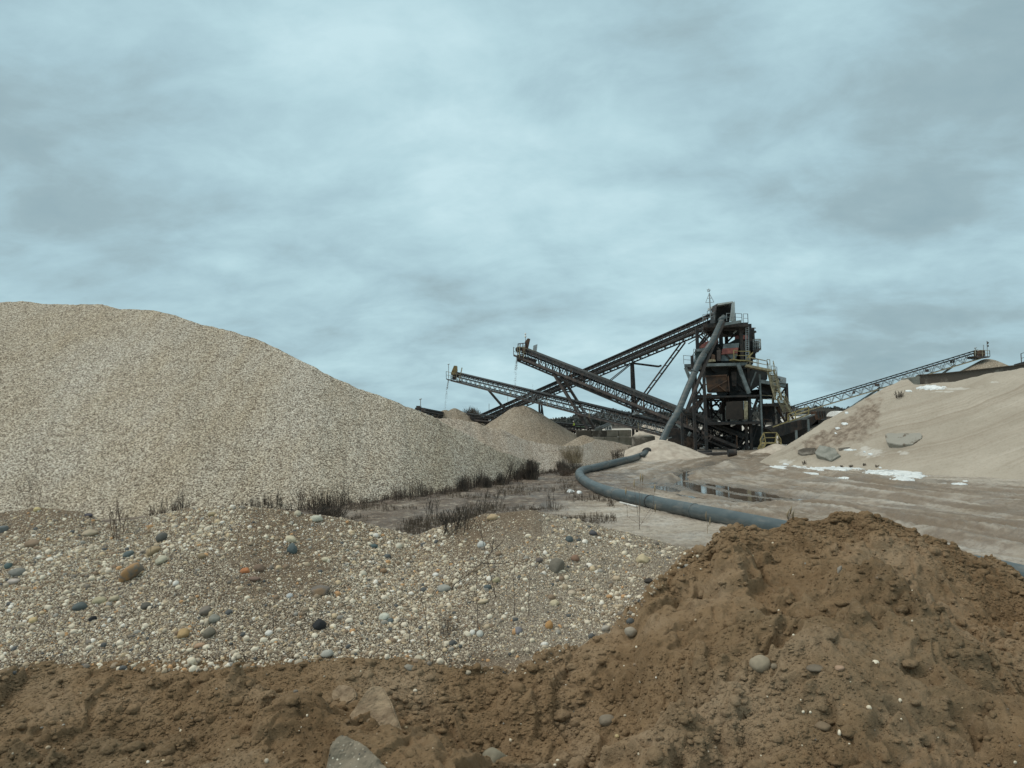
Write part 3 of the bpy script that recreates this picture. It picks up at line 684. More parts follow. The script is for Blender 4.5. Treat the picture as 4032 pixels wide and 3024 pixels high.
def in_gravel(px, py): return py < np.interp(px, *np.array(SOILTOP).T)+40 and py > np.interp(px, *np.array(CREST).T)-6
def gravel():
    den = lambda loc: 1.0 if loc.x < -0.6 else 0.62
    def acc(px, py, loc):
        if not in_gravel(px, py): return False
        # pebbles lie evenly on the bank, so thin out the samples that foreshortening bunches near the camera
        w = (loc.y/9.5)**2
        dn = 0.5+0.5*float(vn(np.array([loc.x*0.9]), np.array([loc.y*1.4]), 5)[0])
        dn = dn*(1-0.75*float(sstep(0.0, 0.45, fbm(np.array([loc.x]), np.array([loc.y]), 0.8, 4, 110)[0]))*(loc.x < .3))
        return random.random() < w*den(loc)*(0.15+1.1*dn)
    pool = sample_hits(33000, (-700, 2900), (1985, 2700), ['bank', 'soil'], acc)
    n = len(pool)
    S = np.exp(rng.normal(math.log(0.0094), 0.55, n)).clip(0.005, 0.040)
    big = S > 0.02
    pool[:, 2] -= S*0.12
    V1, F1 = scatter_mesh(pool[big], S[big], 2, 0.09); 
    # small grit: jittered copies of the sampled places
    m = 80000; j = pool[rng.integers(0, n, m)].copy(); off = rng.normal(0, 0.07, (m, 2)); j[:, :2] += off
    keepi = []
    for i in range(m):
        loc, nn, ii, dd = BV['bank'].ray_cast(Vector((j[i, 0], j[i, 1], 8)), Vector((0, 0, -1)))
        if loc is not None: j[i, 2] = loc.z; keepi.append(i)
    j = j[keepi]
    s2 = rng.uniform(0.0035, 0.009, len(j))
    C = np.concatenate([pool[~big], j]); S2 = np.concatenate([S[~big], s2])
    V2, F2 = scatter_mesh(C, S2, 1, 0.20)
    V = np.concatenate([V1, V2]); F = np.concatenate([F1, F2+len(V1)])
    o = from_arrays('gravel', V, F, m_peb); tag(o, kind='stuff')
gravel()
def clods():
    def acc(px, py, loc): return random.random() < (loc.y/8.6)**2*(0.25+0.75*max(0, float(vn(np.array([loc.x*0.8]), np.array([loc.y*1.1]), 9)[0])+0.4))
    P1 = sample_hits(9000, (-500, 4500), (2000, 3150), ['soil'], acc)
    crest = []
    while len(crest) < 1100:
        px = random.uniform(2600, 4400); l, n = hit(px, float(np.interp(px, *np.array(SOILTOP).T))+random.uniform(0, 110)*random.random(), ['soil'])
        if l is not None: crest.append(l)
    P1 = np.concatenate([P1, np.array(crest)])
    S = np.exp(rng.normal(math.log(0.0085), 0.68, len(P1))).clip(0.004, 0.075)
    S[-1100:] = np.exp(rng.normal(math.log(0.014), 0.6, 1100)).clip(0.006, 0.06)
    idx = rng.integers(0, len(P1), 46000); J = P1[idx].copy(); J[:, :2] += rng.normal(0, 0.10, (46000, 2)); ks = []
    for i in range(len(J)):
        loc, nn, ii, dd = BV['soil'].ray_cast(Vector((J[i, 0], J[i, 1], 8)), Vector((0, 0, -1)))
        if loc is not None: J[i, 2] = loc.z; ks.append(i)
    J = J[ks]; V3, F3 = scatter_mesh(J, rng.uniform(0.003, 0.010, len(J)), 1, 0.2, (0.5, 0.9))
    bg_ = S > 0.02
    V, F = scatter_mesh(P1[~bg_], S[~bg_], 2, 0.22, (0.4, 0.8)); V4, F4 = scatter_mesh(P1[bg_], S[bg_], 3, 0.10, (0.4, 0.8))
    F = np.concatenate([F, F3+len(V), F4+len(V)+len(V3)]); V = np.concatenate([V, V3, V4])
    o = from_arrays('soil_clods', V, F, m_soil); tag(o, kind='stuff')
    P2 = sample_hits(190, (-300, 4300), (2050, 3100), ['soil'], lambda a, b, c: True)
    S2 = np.exp(rng.normal(math.log(0.0085), 0.4, len(P2)))
    V, F = scatter_mesh(P2, S2, 2, 0.05); o = from_arrays('loose_pebbles', V, F, m_peb); tag(o, kind='stuff')
clods()
# ------------------------------------------------------------------ industrial plant
def rail(mb, pts, h=1.1, sp=1.5, w=0.055, mid=True):
    for a, b in zip(pts[:-1], pts[1:]):
        a = Vector(a); b = Vector(b); n = max(1, int(round((b-a).length/sp))); up = Vector((0, 0, h))
        mb.bar(a+up, b+up, w)
        if mid: mb.bar(a+up*0.52, b+up*0.52, w*0.8)
        for i in range(n+1):
            p = a.lerp(b, i/n); mb.bar(p, p+up, w)
    return mb
def lacing(mb, a0, a1, b0, b1, n, w, vert=True):   # web between two chords a and b
    for i in range(n):
        p = a0.lerp(a1, i/n); q = b0.lerp(b1, (i+0.5)/n); r = a0.lerp(a1, (i+1)/n)
        mb.bar(p, q, w); mb.bar(q, r, w)
        if vert: mb.bar(a0.lerp(a1, (i+0.5)/n), q, w*0.7)
def conveyor(label, a, b, width=1.1, depth=1.4, pitch=1.7, walk=None, railh=1.1, mats=None, walkw=0.8, chord=0.16, lace=0.07,
             belt_h=0.22, group=None, rail_sp=2.6, post_mat=None, toe=0.22, cover=0.0, name='belt_conveyor', railw=0.055, beltgap=0.35):
    """a, b: the belt line's two ends (world); camera side gets the walkway."""
    ms = dict(chord=m_steel, lace=m_steel, belt=m_black, walk=m_brown, rail=m_steel); ms.update(mats or {})
    a = Vector(a); b = Vector(b); t = thing(name, (b.x, b.y, 0), label, 'conveyor', group or 'belt conveyors of the plant')
    d = (b-a).normalized(); s = d.cross(Vector((0, 0, 1))).normalized()
    if s.y > 0: s = -s                                   # s points towards the camera side
    up = s.cross(d); up = up if up.z > 0 else -up
    L = (b-a).length; n = int(L/pitch); hw = width/2
    ch = MB(); lc = MB()
    for sg in (-1, 1):
        o = s*hw*sg
        ch.bar(a+o, b+o, chord, chord*1.3); ch.bar(a+o-up*depth, b+o-up*depth, chord, chord*1.2)
        lacing(lc, a+o, b+o, a+o-up*depth, b+o-up*depth, n, lace)
    for i in range(0, n+1):
        p = a.lerp(b, i/n); lc.bar(p+s*hw-up*depth, p-s*hw-up*depth, lace)
        if i < n: lc.bar(p+s*hw-up*depth, a.lerp(b, (i+1)/n)-s*hw-up*depth, lace*0.8)
    ch.build('chord', ms['chord'], t); lc.build('lattice', ms['lace'], t)
    be = MB(); q0 = a+up*beltgap; q1 = b+up*beltgap; w2 = hw*0.92
    be.box6([q0-s*w2, q0+s*w2, q1+s*w2, q1-s*w2, q0-s*w2+up*belt_h, q0+s*w2+up*belt_h, q1+s*w2+up*belt_h, q1-s*w2+up*belt_h])
    be.bar(a-up*0.5, b-up*0.5, width*0.7, 0.04)
    be.build('belt', ms['belt'], t)
    if cover:
        cv = MB(); cv.bar(q0+s*(w2+.05)+up*cover/2, q1+s*(w2+.05)+up*cover/2, 0.05, cover); cv.build('side_board', ms['belt'], t)
    idl = MB()
    for i in range(n*2):
        p = a.lerp(b, (i+0.5)/(2*n)); idl.bar(p+s*hw*1.1+up*0.05, p+s*hw*1.1+up*(beltgap+.05), 0.07); idl.bar(p-s*hw*1.1+up*.3, p+s*hw*1.1+up*.3, 0.09)
    idl.bar(a+up*.3, b+up*.3, .05)
    idl.build('idler_rollers', m_steel, t)
    if walk is not None:
        wk = MB(); o0 = s*(hw+0.1)-up*walk; o1 = s*(hw+0.1+walkw)-up*walk
        wk.box6([a+o0-up*.06, a+o1-up*.06, b+o1-up*.06, b+o0-up*.06, a+o0, a+o1, b+o1, b+o0])
        wk.bar(a+o1, b+o1, 0.07, toe)
        wk.build('walkway', ms['walk'], t)
        rl = MB(); k = max(2, int(L/rail_sp)); V = Vector((0, 0, 1))
        for hh in (railh, railh*0.52): rl.bar(a+o1+V*hh, b+o1+V*hh, railw)
        rl.build('handrail', ms['rail'], t)
        for i in range(k+1):
            p = a.lerp(b, i/k)+o1; MB().bar(p-V*0.15, p+V*(railh+0.05), 0.11 if post_mat else railw).build('rail_post', post_mat or ms['rail'], t)
    return t, (a, b, d, s, up)
def leg(t, p, q, w=0.3, name='leg', mat=None): return MB().bar(p, q, w).build(name, mat or m_brown, t)
def laced_leg(t, p, q, sep, n, w=0.25, mat=None, across=None, name='leg'):
    """two parallel posts joined by rungs = one leg"""
    mb = MB(); sv = Vector(across) if across else Vector((sep, 0, 0)); p = Vector(p); q = Vector(q)
    mb.bar(p, q, w); mb.bar(p+sv, q+sv, w)
    for i in range(1, n): mb.bar(p.lerp(q, i/n), (p+sv).lerp(q+sv, i/n), w*0.6)
    return mb.build(name, mat or m_brown, t)

# --- conveyor with brown head frame, front one of the crossing pair
hB, tB = Q(z3, 330, 395, 131), Q(z2, 1120, 975, 95)
tB = Q(z2, 1080, 1020, 92)
cB, fB = conveyor('heavy dark conveyor with brown head cabin, pouring grit on the tan cone', hB, tB, 1.3, 2.1, 2.0, walk=1.15, railh=1.4, chord=0.2,
                  lace=0.10, belt_h=0.4, beltgap=0.05, post_mat=m_rust, toe=0.34, rail_sp=8.2, railw=0.05, mats=dict(walk=m_brown, belt=m_dark))
def headB():
    D = 129.0
    h = MB()
    for x0 in (285, 310, 345, 378):
        h.bar(Q(z3, x0, 325, D), Q(z3, x0-6, 515, D), 0.16); h.bar(Q(z3, x0, 325, D+2), Q(z3, x0-6, 515, D+2), 0.16)
    for y0 in (325, 405, 465): h.bar(Q(z3, 283, y0+4, D), Q(z3, 385, y0-8, D), 0.14); h.bar(Q(z3, 283, y0+4, D+2), Q(z3, 385, y0-8, D+2), 0.14)
    for x0 in (285, 378): h.bar(Q(z3, x0, 329, D), Q(z3, x0, 329, D+2), .12)
    h.build('head_frame', m_rust, cB)
    c = MB().prism([Q(z3, 370, 300, D+.3), Q(z3, 405, 258, D+.3), Q(z3, 437, 268, D+.3), Q(z3, 405, 405, D+.3), Q(z3, 372, 405, D+.3)], 1.3); c.build('drive_guard', m_rust, cB)
    p = MB().prism([Q(z3, 272, 460, D-.8), Q(z3, 520, 525, D-.8), Q(z3, 515, 548, D-.8), Q(z3, 440, 545, D-.8), Q(z3, 272, 512, D-.8)], 3.0); p.build('head_platform', m_brown, cB)
    r = MB(); rail(r, [Q(z3, 278, 470, D-.8), Q(z3, 395, 495, D-.8), Q(z3, 520, 530, D-.8)], 1.5, 1.6, 0.07); r.build('handrail', m_yel2, cB)
    yb = MB(); yb.bar(Q(z3, 362, 345, D-.9), Q(z3, 352, 500, D-.9), 0.28, 0.12); yb.bar(Q(z3, 305, 350, D-.9), Q(z3, 300, 500, D-.9), 0.2, 0.12); yb.build('guard_strip', m_yel2, cB)
    pl = MB().prism([Q(z3, 474, 350, D-.7), Q(z3, 526, 332, D-.7), Q(z3, 516, 420, D-.7), Q(z3, 468, 412, D-.7)], 0.05); pl.build('mesh_panel', m_galv, cB)
    d = MB().tube([Q(z3, 285, 400, D-.4), Q(z3, 285, 400, D+1.8)], 0.5, 14); d.build('head_pulley', m_steel, cB, smooth=True)
    f = MB().bar(Q(z3, 455, 380, D-.6), Q(z3, 468, 520, D-.6), 1.1, 0.1); 
headB()
def ornament(label, top, bot, balls, D):
    t = thing('lamp_mast', bot, label, 'mast', 'masts and poles')
    MB().tube([bot, top], 0.06, 6).build('pole', m_galv, t)
    for (p, r) in balls:
        mb = MB(); mb.tube([p-Vector((0, 0, r)), p-Vector((0, 0, r*.6)), p, p+Vector((0, 0, r*.6)), p+Vector((0, 0, r))], [r*.1, r*.8, r, r*.75, r*.1], 12); mb.build('lamp', m_white, t, smooth=True)
ornament('slim mast with two white globes on the brown conveyor head', Q(z3, 375, 200, 129.5), Q(z3, 378, 300, 129.5), [(Q(z3, 375, 237, 129.5), .2), (Q(z3, 375, 204, 129.5), .17)], 129)
# its leaning laced legs
for dd, xo in ((0.0, 0),):
    a = Q(z3, 722, 690, 122.5); b = Q(z3, 1160, 1392, 118); a2 = Q(z3, 806, 700, 124.5); b2 = Q(z3, 1245, 1392, 121)
    mb = MB(); mb.bar(a, b, 0.42); mb.build('leg', m_brown, cB)
    mb = MB(); mb.bar(a2, b2, 0.38); mb.build('leg', m_brown, cB)
    for k in range(1, 5): MB().bar(a.lerp(b, k/4.6-.1), a2.lerp(b2, k/4.6-.1), 0.2).build('rung', m_brown, cB)
    MB().bar(Q(z3, 780, 800, 123), Q(z3, 1100, 1240, 119), 0.18).build('leg_brace', m_brown, cB)
mb = MB(); mb.tube([Q(z3, 1255, 1385, 120), Q(z3, 1880, 1135, 107)], 0.2, 8); mb.build('prop', m_galv, cB, smooth=True)
mb = MB(); mb.tube([Q(z3, 1290, 1400, 119), Q(z3, 1560, 1270, 112), Q(z3, 1890, 1145, 105)], 0.15, 8); mb.build('prop', m_galv, cB, smooth=True)
MB().bar(Q(z3, 1240, 1395, 118), Q(z3, 1330, 1390, 118), 0.5, 0.4).build('footing', m_conc, cB)

# --- long light-latticed conveyor reaching furthest left
hA = Q(z4, 640, 235, 151); tA = Q(z2, 560, 985, 98)
cA, fA = conveyor('long slender latticed conveyor with a yellow motor at its high left end', hA, tA, 1.2, 1.35, 1.75, walk=1.32, railh=1.0, chord=0.14, lace=0.06,
                  belt_h=0.14, beltgap=0.3, post_mat=m_yel2, toe=0.2, rail_sp=10.5, mats=dict(walk=m_brown, lace=m_galv))
def headA():
    D = 150
    p = MB().prism([Q(z4, 494, 285, D-1), Q(z4, 690, 330, D-1), Q(z4, 690, 345, D-1), Q(z4, 494, 294, D-1)], 3.2); p.build('head_platform', m_brown, cA)
    r = MB(); rail(r, [Q(z4, 497, 287, D+1.8), Q(z4, 497, 287, D-1), Q(z4, 560, 300, D-1), Q(z4, 690, 330, D-1)], 1.45, 1.2, 0.08); r.build('handrail', m_yel2, cA)
    m = MB().prism([Q(z4, 592, 125, D), Q(z4, 628, 127, D), Q(z4, 632, 180, D), Q(z4, 622, 240, D), Q(z4, 556, 238, D), Q(z4, 560, 205, D)], 1.6); m.build('drive_guard', simple('mustard_paint', (0.12, 0.085, 0.035), (0.25, 0.18, 0.07), 2, 0.7), cA)
    m = MB().prism([Q(z4, 572, 238, D), Q(z4, 622, 240, D), Q(z4, 608, 302, D), Q(z4, 568, 296, D)], 1.4); m.build('discharge_box', m_steel, cA)
    MB().bar(Q(z4, 655, 325, D-1), Q(z4, 693, 150, D-1), 0.2).build('guard_post', m_yel2, cA)
    MB().tube([Q(z4, 640, 235, D-.6), Q(z4, 640, 235, D+1.6)], 0.5, 12).build('head_pulley', m_steel, cA, smooth=True)
headA()
leg(cA, Q(z4, 1018, 425, 143), Q(z4, 1245, 690, 141), 0.36, 'prop', m_steel)
leg(cA, Q(z4, 1018, 425, 145.5), Q(z4, 1255, 690, 144), 0.3, 'prop', m_steel)
def mast(label, f, x, y0, y1, D, knob=True, parent=None):
    t = thing('lamp_mast', Q(f, x, y1, D), label, 'mast', 'masts and poles')
    MB().tube([Q(f, x, y1, D), Q(f, x, y0, D)], 0.07, 6).build('pole', m_galv, t)
    if knob: p = Q(f, x, y0, D); MB().tube([p+Vector((-.2, 0, -.05)), p+Vector((.2, 0, .05))], 0.09, 8).build('lamp', m_galv, t)
    return t
mast('thin lamp mast beside the yellow motor on the leftmost high conveyor head', z4, 525, 108, 285, 150)
mast('short lamp mast on the low dark conveyor head peeping over the huge heap', z4, 176, 542, 640, 120)
mast('thin bare pole standing between the olive cone and the tan cone', z4, 1029, 598, 715, 160, False)
mast('thin bare pole just left of the tan cone under the falling grit', z4, 1262, 497, 615, 170, False)

# --- conveyor climbing right to the top of the tower
hC = Q(z1, 800, 480, 97); tC = Q(z4, 940, 762, 156)
cC, fC = conveyor('long dark conveyor climbing rightwards to the very top of the screening tower', hC, tC, 1.3, 1.35, 1.9, walk=1.3, walkw=0.6, railh=0.9, chord=0.15, lace=0.075,
                  belt_h=0.16, beltgap=0.35, toe=0.28, rail_sp=3.0, mats=dict(walk=m_steel))
ca, cb = fC[0], fC[1]
laced = lambda a, b, sep, n, w, m=m_brown, nm='leg': laced_leg(cC, a, b, sep, n, w, m, name=nm)
for dxx in (0,):
    D0 = 111
    top = Q(z3, 1695, 575, D0); gz = Vector((0, 0, 0))
    MB().bar(top, Vector((top.x-0.1, top.y, 0)), 0.36).build('leg', m_steel, cC)
    MB().bar(Q(z3, 1712, 575, D0+1.2), Q(z3, 1765, 1450, D0+1.2), 0.34).build('leg', m_steel, cC)
    MB().prism([Q(z3, 1700, 1060, D0), Q(z3, 1775, 1050, D0), Q(z3, 1770, 1095, D0), Q(z3, 1705, 1100, D0)], 1.2).build('gusset', m_grey, cC)
MB().bar(Q(z3, 548, 1030, 141), Q(z3, 550, 1260, 141), 0.36).build('leg', m_steel, cC)
MB().bar(Q(z3, 568, 1040, 141), Q(z3, 600, 1260, 141), 0.34).build('leg', m_steel, cC)
MB().bar(Q(z3, 585, 1040, 142), Q(z3, 562, 1260, 142), 0.25).build('leg_brace', m_steel, cC)
laced(Q(z1, 420, 785, 104), Q(z3, 1835, 965, 110), 0.55, 7, 0.17, m_brown, 'prop')
MB().bar(Q(z3, 1835, 965, 110), Q(z3, 1740, 1075, 111), 0.3).build('prop', m_brown, cC)
MB().tube([Q(z3, 1020, 850, 127), Q(z3, 1700, 1082, 112)], 0.2, 8).build('strut', m_brown, cC)
MB().tube([Q(z3, 1712, 570, 111), Q(z3, 2030, 610, 108), Q(z3, 2060, 600, 107)], 0.15, 8).build('strut', m_steel, cC)
for o in (0, 26): MB().tube([Q(z3, 1405+o, 795, 114), Q(z3, 1660+o*.8, 590, 111.5)], 0.07, 6).build('tie_rod', m_steel, cC)

# --- low long conveyor behind the heaps
lcv, _ = conveyor('low level conveyor on short legs running behind the tan cones, worker standing on it', Q(z4, 770, 755, 150), Q(z3, 1260, 1392, 131), 1.2, 0.9, 2.2, walk=0.5, railh=1.0, toe=0.3, rail_sp=4)
for k in range(14):
    f = k/13; p = Q(z4, 770, 755, 150).lerp(Q(z3, 1260, 1392, 131), f); leg(lcv, p-Vector((0, 0, .5)), Vector((p.x, p.y, 0)), 0.2, 'leg', m_steel)
pan = MB(); pan.prism([Q(z4, 780, 765, 147), Q(z4, 1020, 785, 147), Q(z4, 1015, 850, 147), Q(z4, 860, 830, 147)], 1.0); pan.build('side_panel', m_steel, lcv)
# left dark head over the big pile
lh, _ = conveyor('dark conveyor head just clearing the slope of the huge heap, left of the olive cone', Q(z4, 150, 690, 120), Q(z4, 430, 735, 148), 1.2, 1.0, 2.0, walk=None)
MB().prism([Q(z4, 122, 625, 120), Q(z4, 168, 625, 120), Q(z4, 168, 690, 120), Q(z4, 122, 680, 120)], 2).build('drive_guard', m_steel, lh)
MB().prism([Q(z4, 178, 645, 120), Q(z4, 220, 650, 120), Q(z4, 220, 700, 120), Q(z4, 178, 695, 120)], 2).build('discharge_box', m_brown, lh)
leg(lh, Q(z4, 300, 720, 135), Vector((Q(z4, 300, 720, 135).x, 135, 0)), 0.3)

# --- right conveyor
hR = Q(z5, 1800, 195, 140); tR = Q(z5, 20, 735, 150)
cR, fR = conveyor('latticed conveyor rising rightwards from behind the tower to above the sand hill', hR, tR, 1.1, 1.3, 1.9, walk=1.28, railh=0.1, chord=0.17, lace=0.09, belt_h=0.15, beltgap=0.35,
                  toe=0.16, rail_sp=4, mats=dict(lace=m_galv, walk=m_yel2, chord=m_steel))
MB().prism([Q(z5, 1778, 228, 138), Q(z5, 1912, 232, 138), Q(z5, 1905, 243, 138), Q(z5, 1800, 246, 138)], 3).build('head_platform', m_brown, cR)
r = MB(); rail(r, [Q(z5, 1780, 230, 138), Q(z5, 1910, 234, 138), Q(z5, 1910, 234, 141)], 1.15, 1.2, 0.07); r.build('handrail', m_yel2, cR)
MB().prism([Q(z5, 1812, 180, 139), Q(z5, 1866, 176, 139), Q(z5, 1870, 228, 139), Q(z5, 1812, 228, 139)], 1.6).build('drive_guard', m_rust, cR)
for (x0, y0, x1, y1, D) in ((920, 512, 925, 600, 145), (925, 520, 560, 760, 145), (1600, 308, 1440, 420, 141)): MB().tube([Q(z5, x0, y0, D), Q(z5, x1, y1, D)], 0.2, 8).build('prop', m_grey, cR)
MB().bar(Q(z5, 920, 510, 145), Q(z5, 1040, 508, 144), 0.2).build('strut', m_steel, cR)
for (x, y, w) in ((1580, 280, 34), (1355, 360, 26), (912, 487, 36), (706, 553, 18)): MB().prism([Q(z5, x-w/2, y-12, 141), Q(z5, x+w/2, y-14, 141), Q(z5, x+w/2, y+10, 141), Q(z5, x-w/2, y+12, 141)], 0.3).build('junction_box', m_brown, cR)
mast('thin bent rod on the far right conveyor head', z5, 1853, 130, 180, 139, False)
mast('short post with a box on the left side of the far right conveyor head', z5, 1781, 158, 228, 139)
fp = thing('flagpole', Q(z5, 1890, 232, 139), 'flagpole with a small torn flag on the far right conveyor head', 'flagpole')
MB().tube([Q(z5, 1890, 232, 139), Q(z5, 1882, 95, 139)], 0.06, 6).build('pole', m_galv, fp)
fl = MB(); fl.prism([Q(z5, 1882, 97, 139), Q(z5, 1902, 108, 138.6), Q(z5, 1895, 122, 139.2), Q(z5, 1884, 130, 139)], 0.04); fl.prism([Q(z5, 1884, 134, 139), Q(z5, 1898, 130, 138.8), Q(z5, 1900, 145, 139), Q(z5, 1886, 152, 139)], 0.04); fl.build('flag', m_steel, fp)
et = thing('belt_conveyor', Q(z5, 2200, 330, 120), 'dark tip of a conveyor with a rail at the right picture edge above the wall', 'conveyor')
MB().bar(Q(z5, 2130, 318, 120), Q(z5, 2330, 262, 118), 1.2, 0.5).build('belt', m_black, et); r = MB(); rail(r, [Q(z5, 2190, 295, 119), Q(z5, 2330, 258, 118)], 1.6, 1.5, 0.09); r.build('handrail', m_brown, et)
MB().bar(Q(z5, 2330, 270, 118), Vector((Q(z5, 2330, 270, 118).x, 118, 0)), 0.4).build('leg', m_steel, et)

# ------------------------------------------------------------------ screening tower
tw = thing('screening_tower', (Q(z2, 700, 1180, 97).x, 97, 0), 'tall dark rusty steel tower of screens, bins and ladders where the conveyors meet', 'tower')
def bar1(f, x0, y0, x1, y1, D0, D1, w, name='brace', mat=None): MB().bar(Q(f, x0, y0, D0), Q(f, x1, y1, D1), w).build(name, mat or m_steel, tw)
def box1(f, pts, D, dy, name, mat): MB().prism([Q(f, x, y, D) for x, y in pts], DEPTH*dy).build(name, mat, tw, bevel=0.03)
rr0 = random.Random(21)
# columns: foot pixel (z2), top height from pixel
def column(xb, yb, f, yt, D, w=0.38, mat=None, name='column'):
    p = Q(z2, xb, yb, D); top = Q(f, xb if f is z2 else (xb+158), yt, D)
    MB().bar(Vector((p.x, D, -0.2)), Vector((p.x, D, top.z)), w).build(name, mat or m_steel, tw)
for a in ((280, 1160, z2, 720, 89, .3), (440, 1190, z2, 0, 90, .32), (578, 1190, z2, -12, 90, .32), (1078, 1165, z2, 830, 92, .36), (1132, 1160, z2, 100, 92, .36)): column(*a)
for a in ((470, 1100, z2, 240, 101, .3), (612, 1100, z2, 500, 101, .34), (650, 1100, z2, 500, 101, .3), (800, 1100, z2, 500, 101, .36), (1490, 1100, z2, 600, 103, .34), (1275, 1100, z2, 200, 103, .4), (860, 1100, z2, 0, 102, .4), (1000, 1100, z2, 0, 102, .4)): column(*a)
column(1268, 1010, z2, 225, 91.5, .2, m_grey)
column(1593, 960, z2, 345, 97, .36)
column(1420, 960, z2, 300, 97, .26)
# upper tower posts
for (x, y0, y1, D, w, mt) in ((610, 595, 900, 94, .36, m_steel), (800, 600, 1050, 100, .4, m_steel), (905, 560, 1060, 95, .42, m_steel), (975, 600, 1050, 100, .4, m_steel), (1153, 560, 1010, 94, .42, m_brown), (1310, 605, 1000, 97, .3, m_steel),
                              (1268, 555, 1060, 100, .4, m_steel), (1235, 560, 1050, 101, .4, m_brown), (1200, 600, 1040, 99, .3, m_steel)):
    p = Q(z1, x, y0, D); q = Q(z1, x, y1, D); MB().bar(p, Vector((p.x, D, q.z)), w).build('column', mt, tw)
# main platforms / beams
def deck(f, x0, y0, x1, y1, D0, dy, th=0.35, mat=None, name='deck'):
    a = Q(f, x0, y0, D0); b = Q(f, x1, y1, D0); z = (a.z+b.z)/2
    MB().prism([Vector((a.x, D0, z-th)), Vector((b.x, D0, z-th)), Vector((b.x, D0, z)), Vector((a.x, D0, z))], DEPTH*dy).build(name, mat or m_steel, tw)
    return a, b, z
deck(z1, 455, 1050, 1235, 1038, 91, 11, 0.35, m_grey)
deck(z1, 690, 545, 1250, 540, 92, 9, 0.5, m_steel)
deck(z1, 590, 1452, 1390, 1440, 91, 11, 0.22)
deck(z2, 560, 830, 1240, 825, 90.5, 11, 0.3)
deck(z2, 1240, 590, 1560, 600, 92, 9, 0.3)
for y in (640, 700): bar1(z1, 690, y-60, 1150, y-75, 94, 94, .2, 'beam')
bar1(z1, 940, 560, 1160, 525, 91, 91, .35, 'beam', m_grey)
# diagonal braces
for b in ((z1, 470, 1095, 530, 1250, 91, 91, .34, m_grey), (z1, 465, 1100, 570, 1115, 91, 91, .3, m_steel), (z1, 1120, 1045, 1260, 1420, 91, 91, .42, m_grey), (z1, 1350, 1150, 1255, 1380, 92, 92, .16, m_grey),
          (z1, 620, 840, 735, 690, 95, 95, .24, m_steel), (z1, 620, 690, 740, 800, 97, 97, .18, m_steel), (z1, 660, 680, 740, 760, 95, 95, .14, m_steel), (z1, 870, 850, 1050, 1010, 93, 93, .2, m_steel), (z1, 620, 870, 820, 640, 96, 96, .24, m_steel),
          (z1, 990, 780, 1080, 690, 97, 97, .2, m_steel), (z1, 950, 600, 1080, 700, 95, 95, .2, m_steel), (z1, 1060, 680, 1150, 590, 95, 95, .2, m_pale), (z1, 1150, 720, 1230, 560, 95, 95, .2, m_brown), (z1, 1150, 580, 1290, 600, 95, 95, .16, m_steel),
          (z1, 1080, 1260, 1240, 1400, 95, 95, .2, m_steel), (z1, 1310, 1650, 1380, 1480, 92, 92, .18, m_steel), (z1, 1610, 1500, 1720, 1345, 97, 97, .2, m_steel), (z1, 1600, 1370, 1720, 1500, 97, 97, .18, m_steel),
          (z2, 460, 480, 540, 350, 91, 91, .2, m_steel), (z2, 470, 280, 540, 430, 91, 91, .2, m_steel), (z2, 440, 540, 540, 690, 91, 91, .2, m_steel), (z2, 440, 700, 560, 520, 91, 91, .2, m_steel), (z2, 500, 760, 600, 600, 101, 101, .2, m_steel),
          (z2, 640, 520, 780, 700, 101, 101, .2, m_steel), (z2, 780, 520, 640, 640, 101, 101, .2, m_steel), (z2, 640, 680, 790, 850, 101, 101, .2, m_steel), (z2, 790, 600, 640, 790, 101, 101, .2, m_steel), (z2, 640, 620, 800, 610, 101, 101, .2, m_steel), (z2, 640, 690, 800, 690, 101, 101, .24, m_steel),
          (z2, 360, 690, 560, 520, 95, 95, .55, m_brown), (z2, 1110, 980, 1220, 820, 92, 92, .16, m_steel), (z2, 1120, 760, 1220, 480, 92, 92, .16, m_steel), (z2, 1020, 850, 1120, 960, 93, 93, .2, m_steel), (z2, 1110, 850, 1020, 960, 93, 93, .2, m_steel),
          (z2, 1020, 1150, 1130, 980, 93, 93, .2, m_steel), (z2, 1020, 980, 1130, 1150, 93, 93, .2, m_steel), (z2, 740, 720, 830, 480, 96, 96, .5, m_brown), (z2, 1140, 1080, 1210, 880, 92, 92, .16, m_steel), (z2, 1250, 420, 1400, 520, 96, 96, .2, m_steel),
          (z2, 560, 860, 440, 1050, 95, 95, .2, m_steel), (z2, 440, 860, 560, 1050, 95, 95, .2, m_steel), (z2, 620, 1100, 780, 940, 97, 97, .2, m_steel), (z2, 620, 900, 780, 1100, 97, 97, .2, m_steel)):
    bar1(*b[:8], mat=b[8])
for k, (y, x0, x1) in enumerate(((500, 455, 760), (520, 560, 790), (560, 600, 790), (1000, 290, 560), (1080, 290, 560))): bar1(z2, x0, y, x1, y-4, 101-k, 101-k, .22, 'beam')
# head hood on top
MB().prism([Q(z1, 865, 300, 91.2), Q(z1, 1060, 272, 91.2), Q(z1, 1068, 288, 91.2), Q(z1, 868, 322, 91.2)], 4.5).build('hood_roof', m_pale, tw)
MB().add([Q(z1, 1050, 300, 91), Q(z1, 1084, 272, 93), Q(z1, 1092, 525, 93), Q(z1, 1015, 522, 91), Q(z1, 1050, 300, 91.4), Q(z1, 1084, 272, 95.5), Q(z1, 1092, 525, 95.5), Q(z1, 1015, 522, 91.4)],
          [(0, 1, 2, 3), (7, 6, 5, 4), (0, 4, 5, 1), (1, 5, 6, 2), (2, 6, 7, 3), (3, 7, 4, 0)]).build('hood_side', m_pale, tw)
MB().prism([Q(z1, 868, 318, 93.2), Q(z1, 1048, 296, 93.2), Q(z1, 1015, 540, 93.2), Q(z1, 835, 540, 93.2)], 2.5).build('hood_shade_fill', m_black, tw)  # black block painted for the shade inside the hood opening
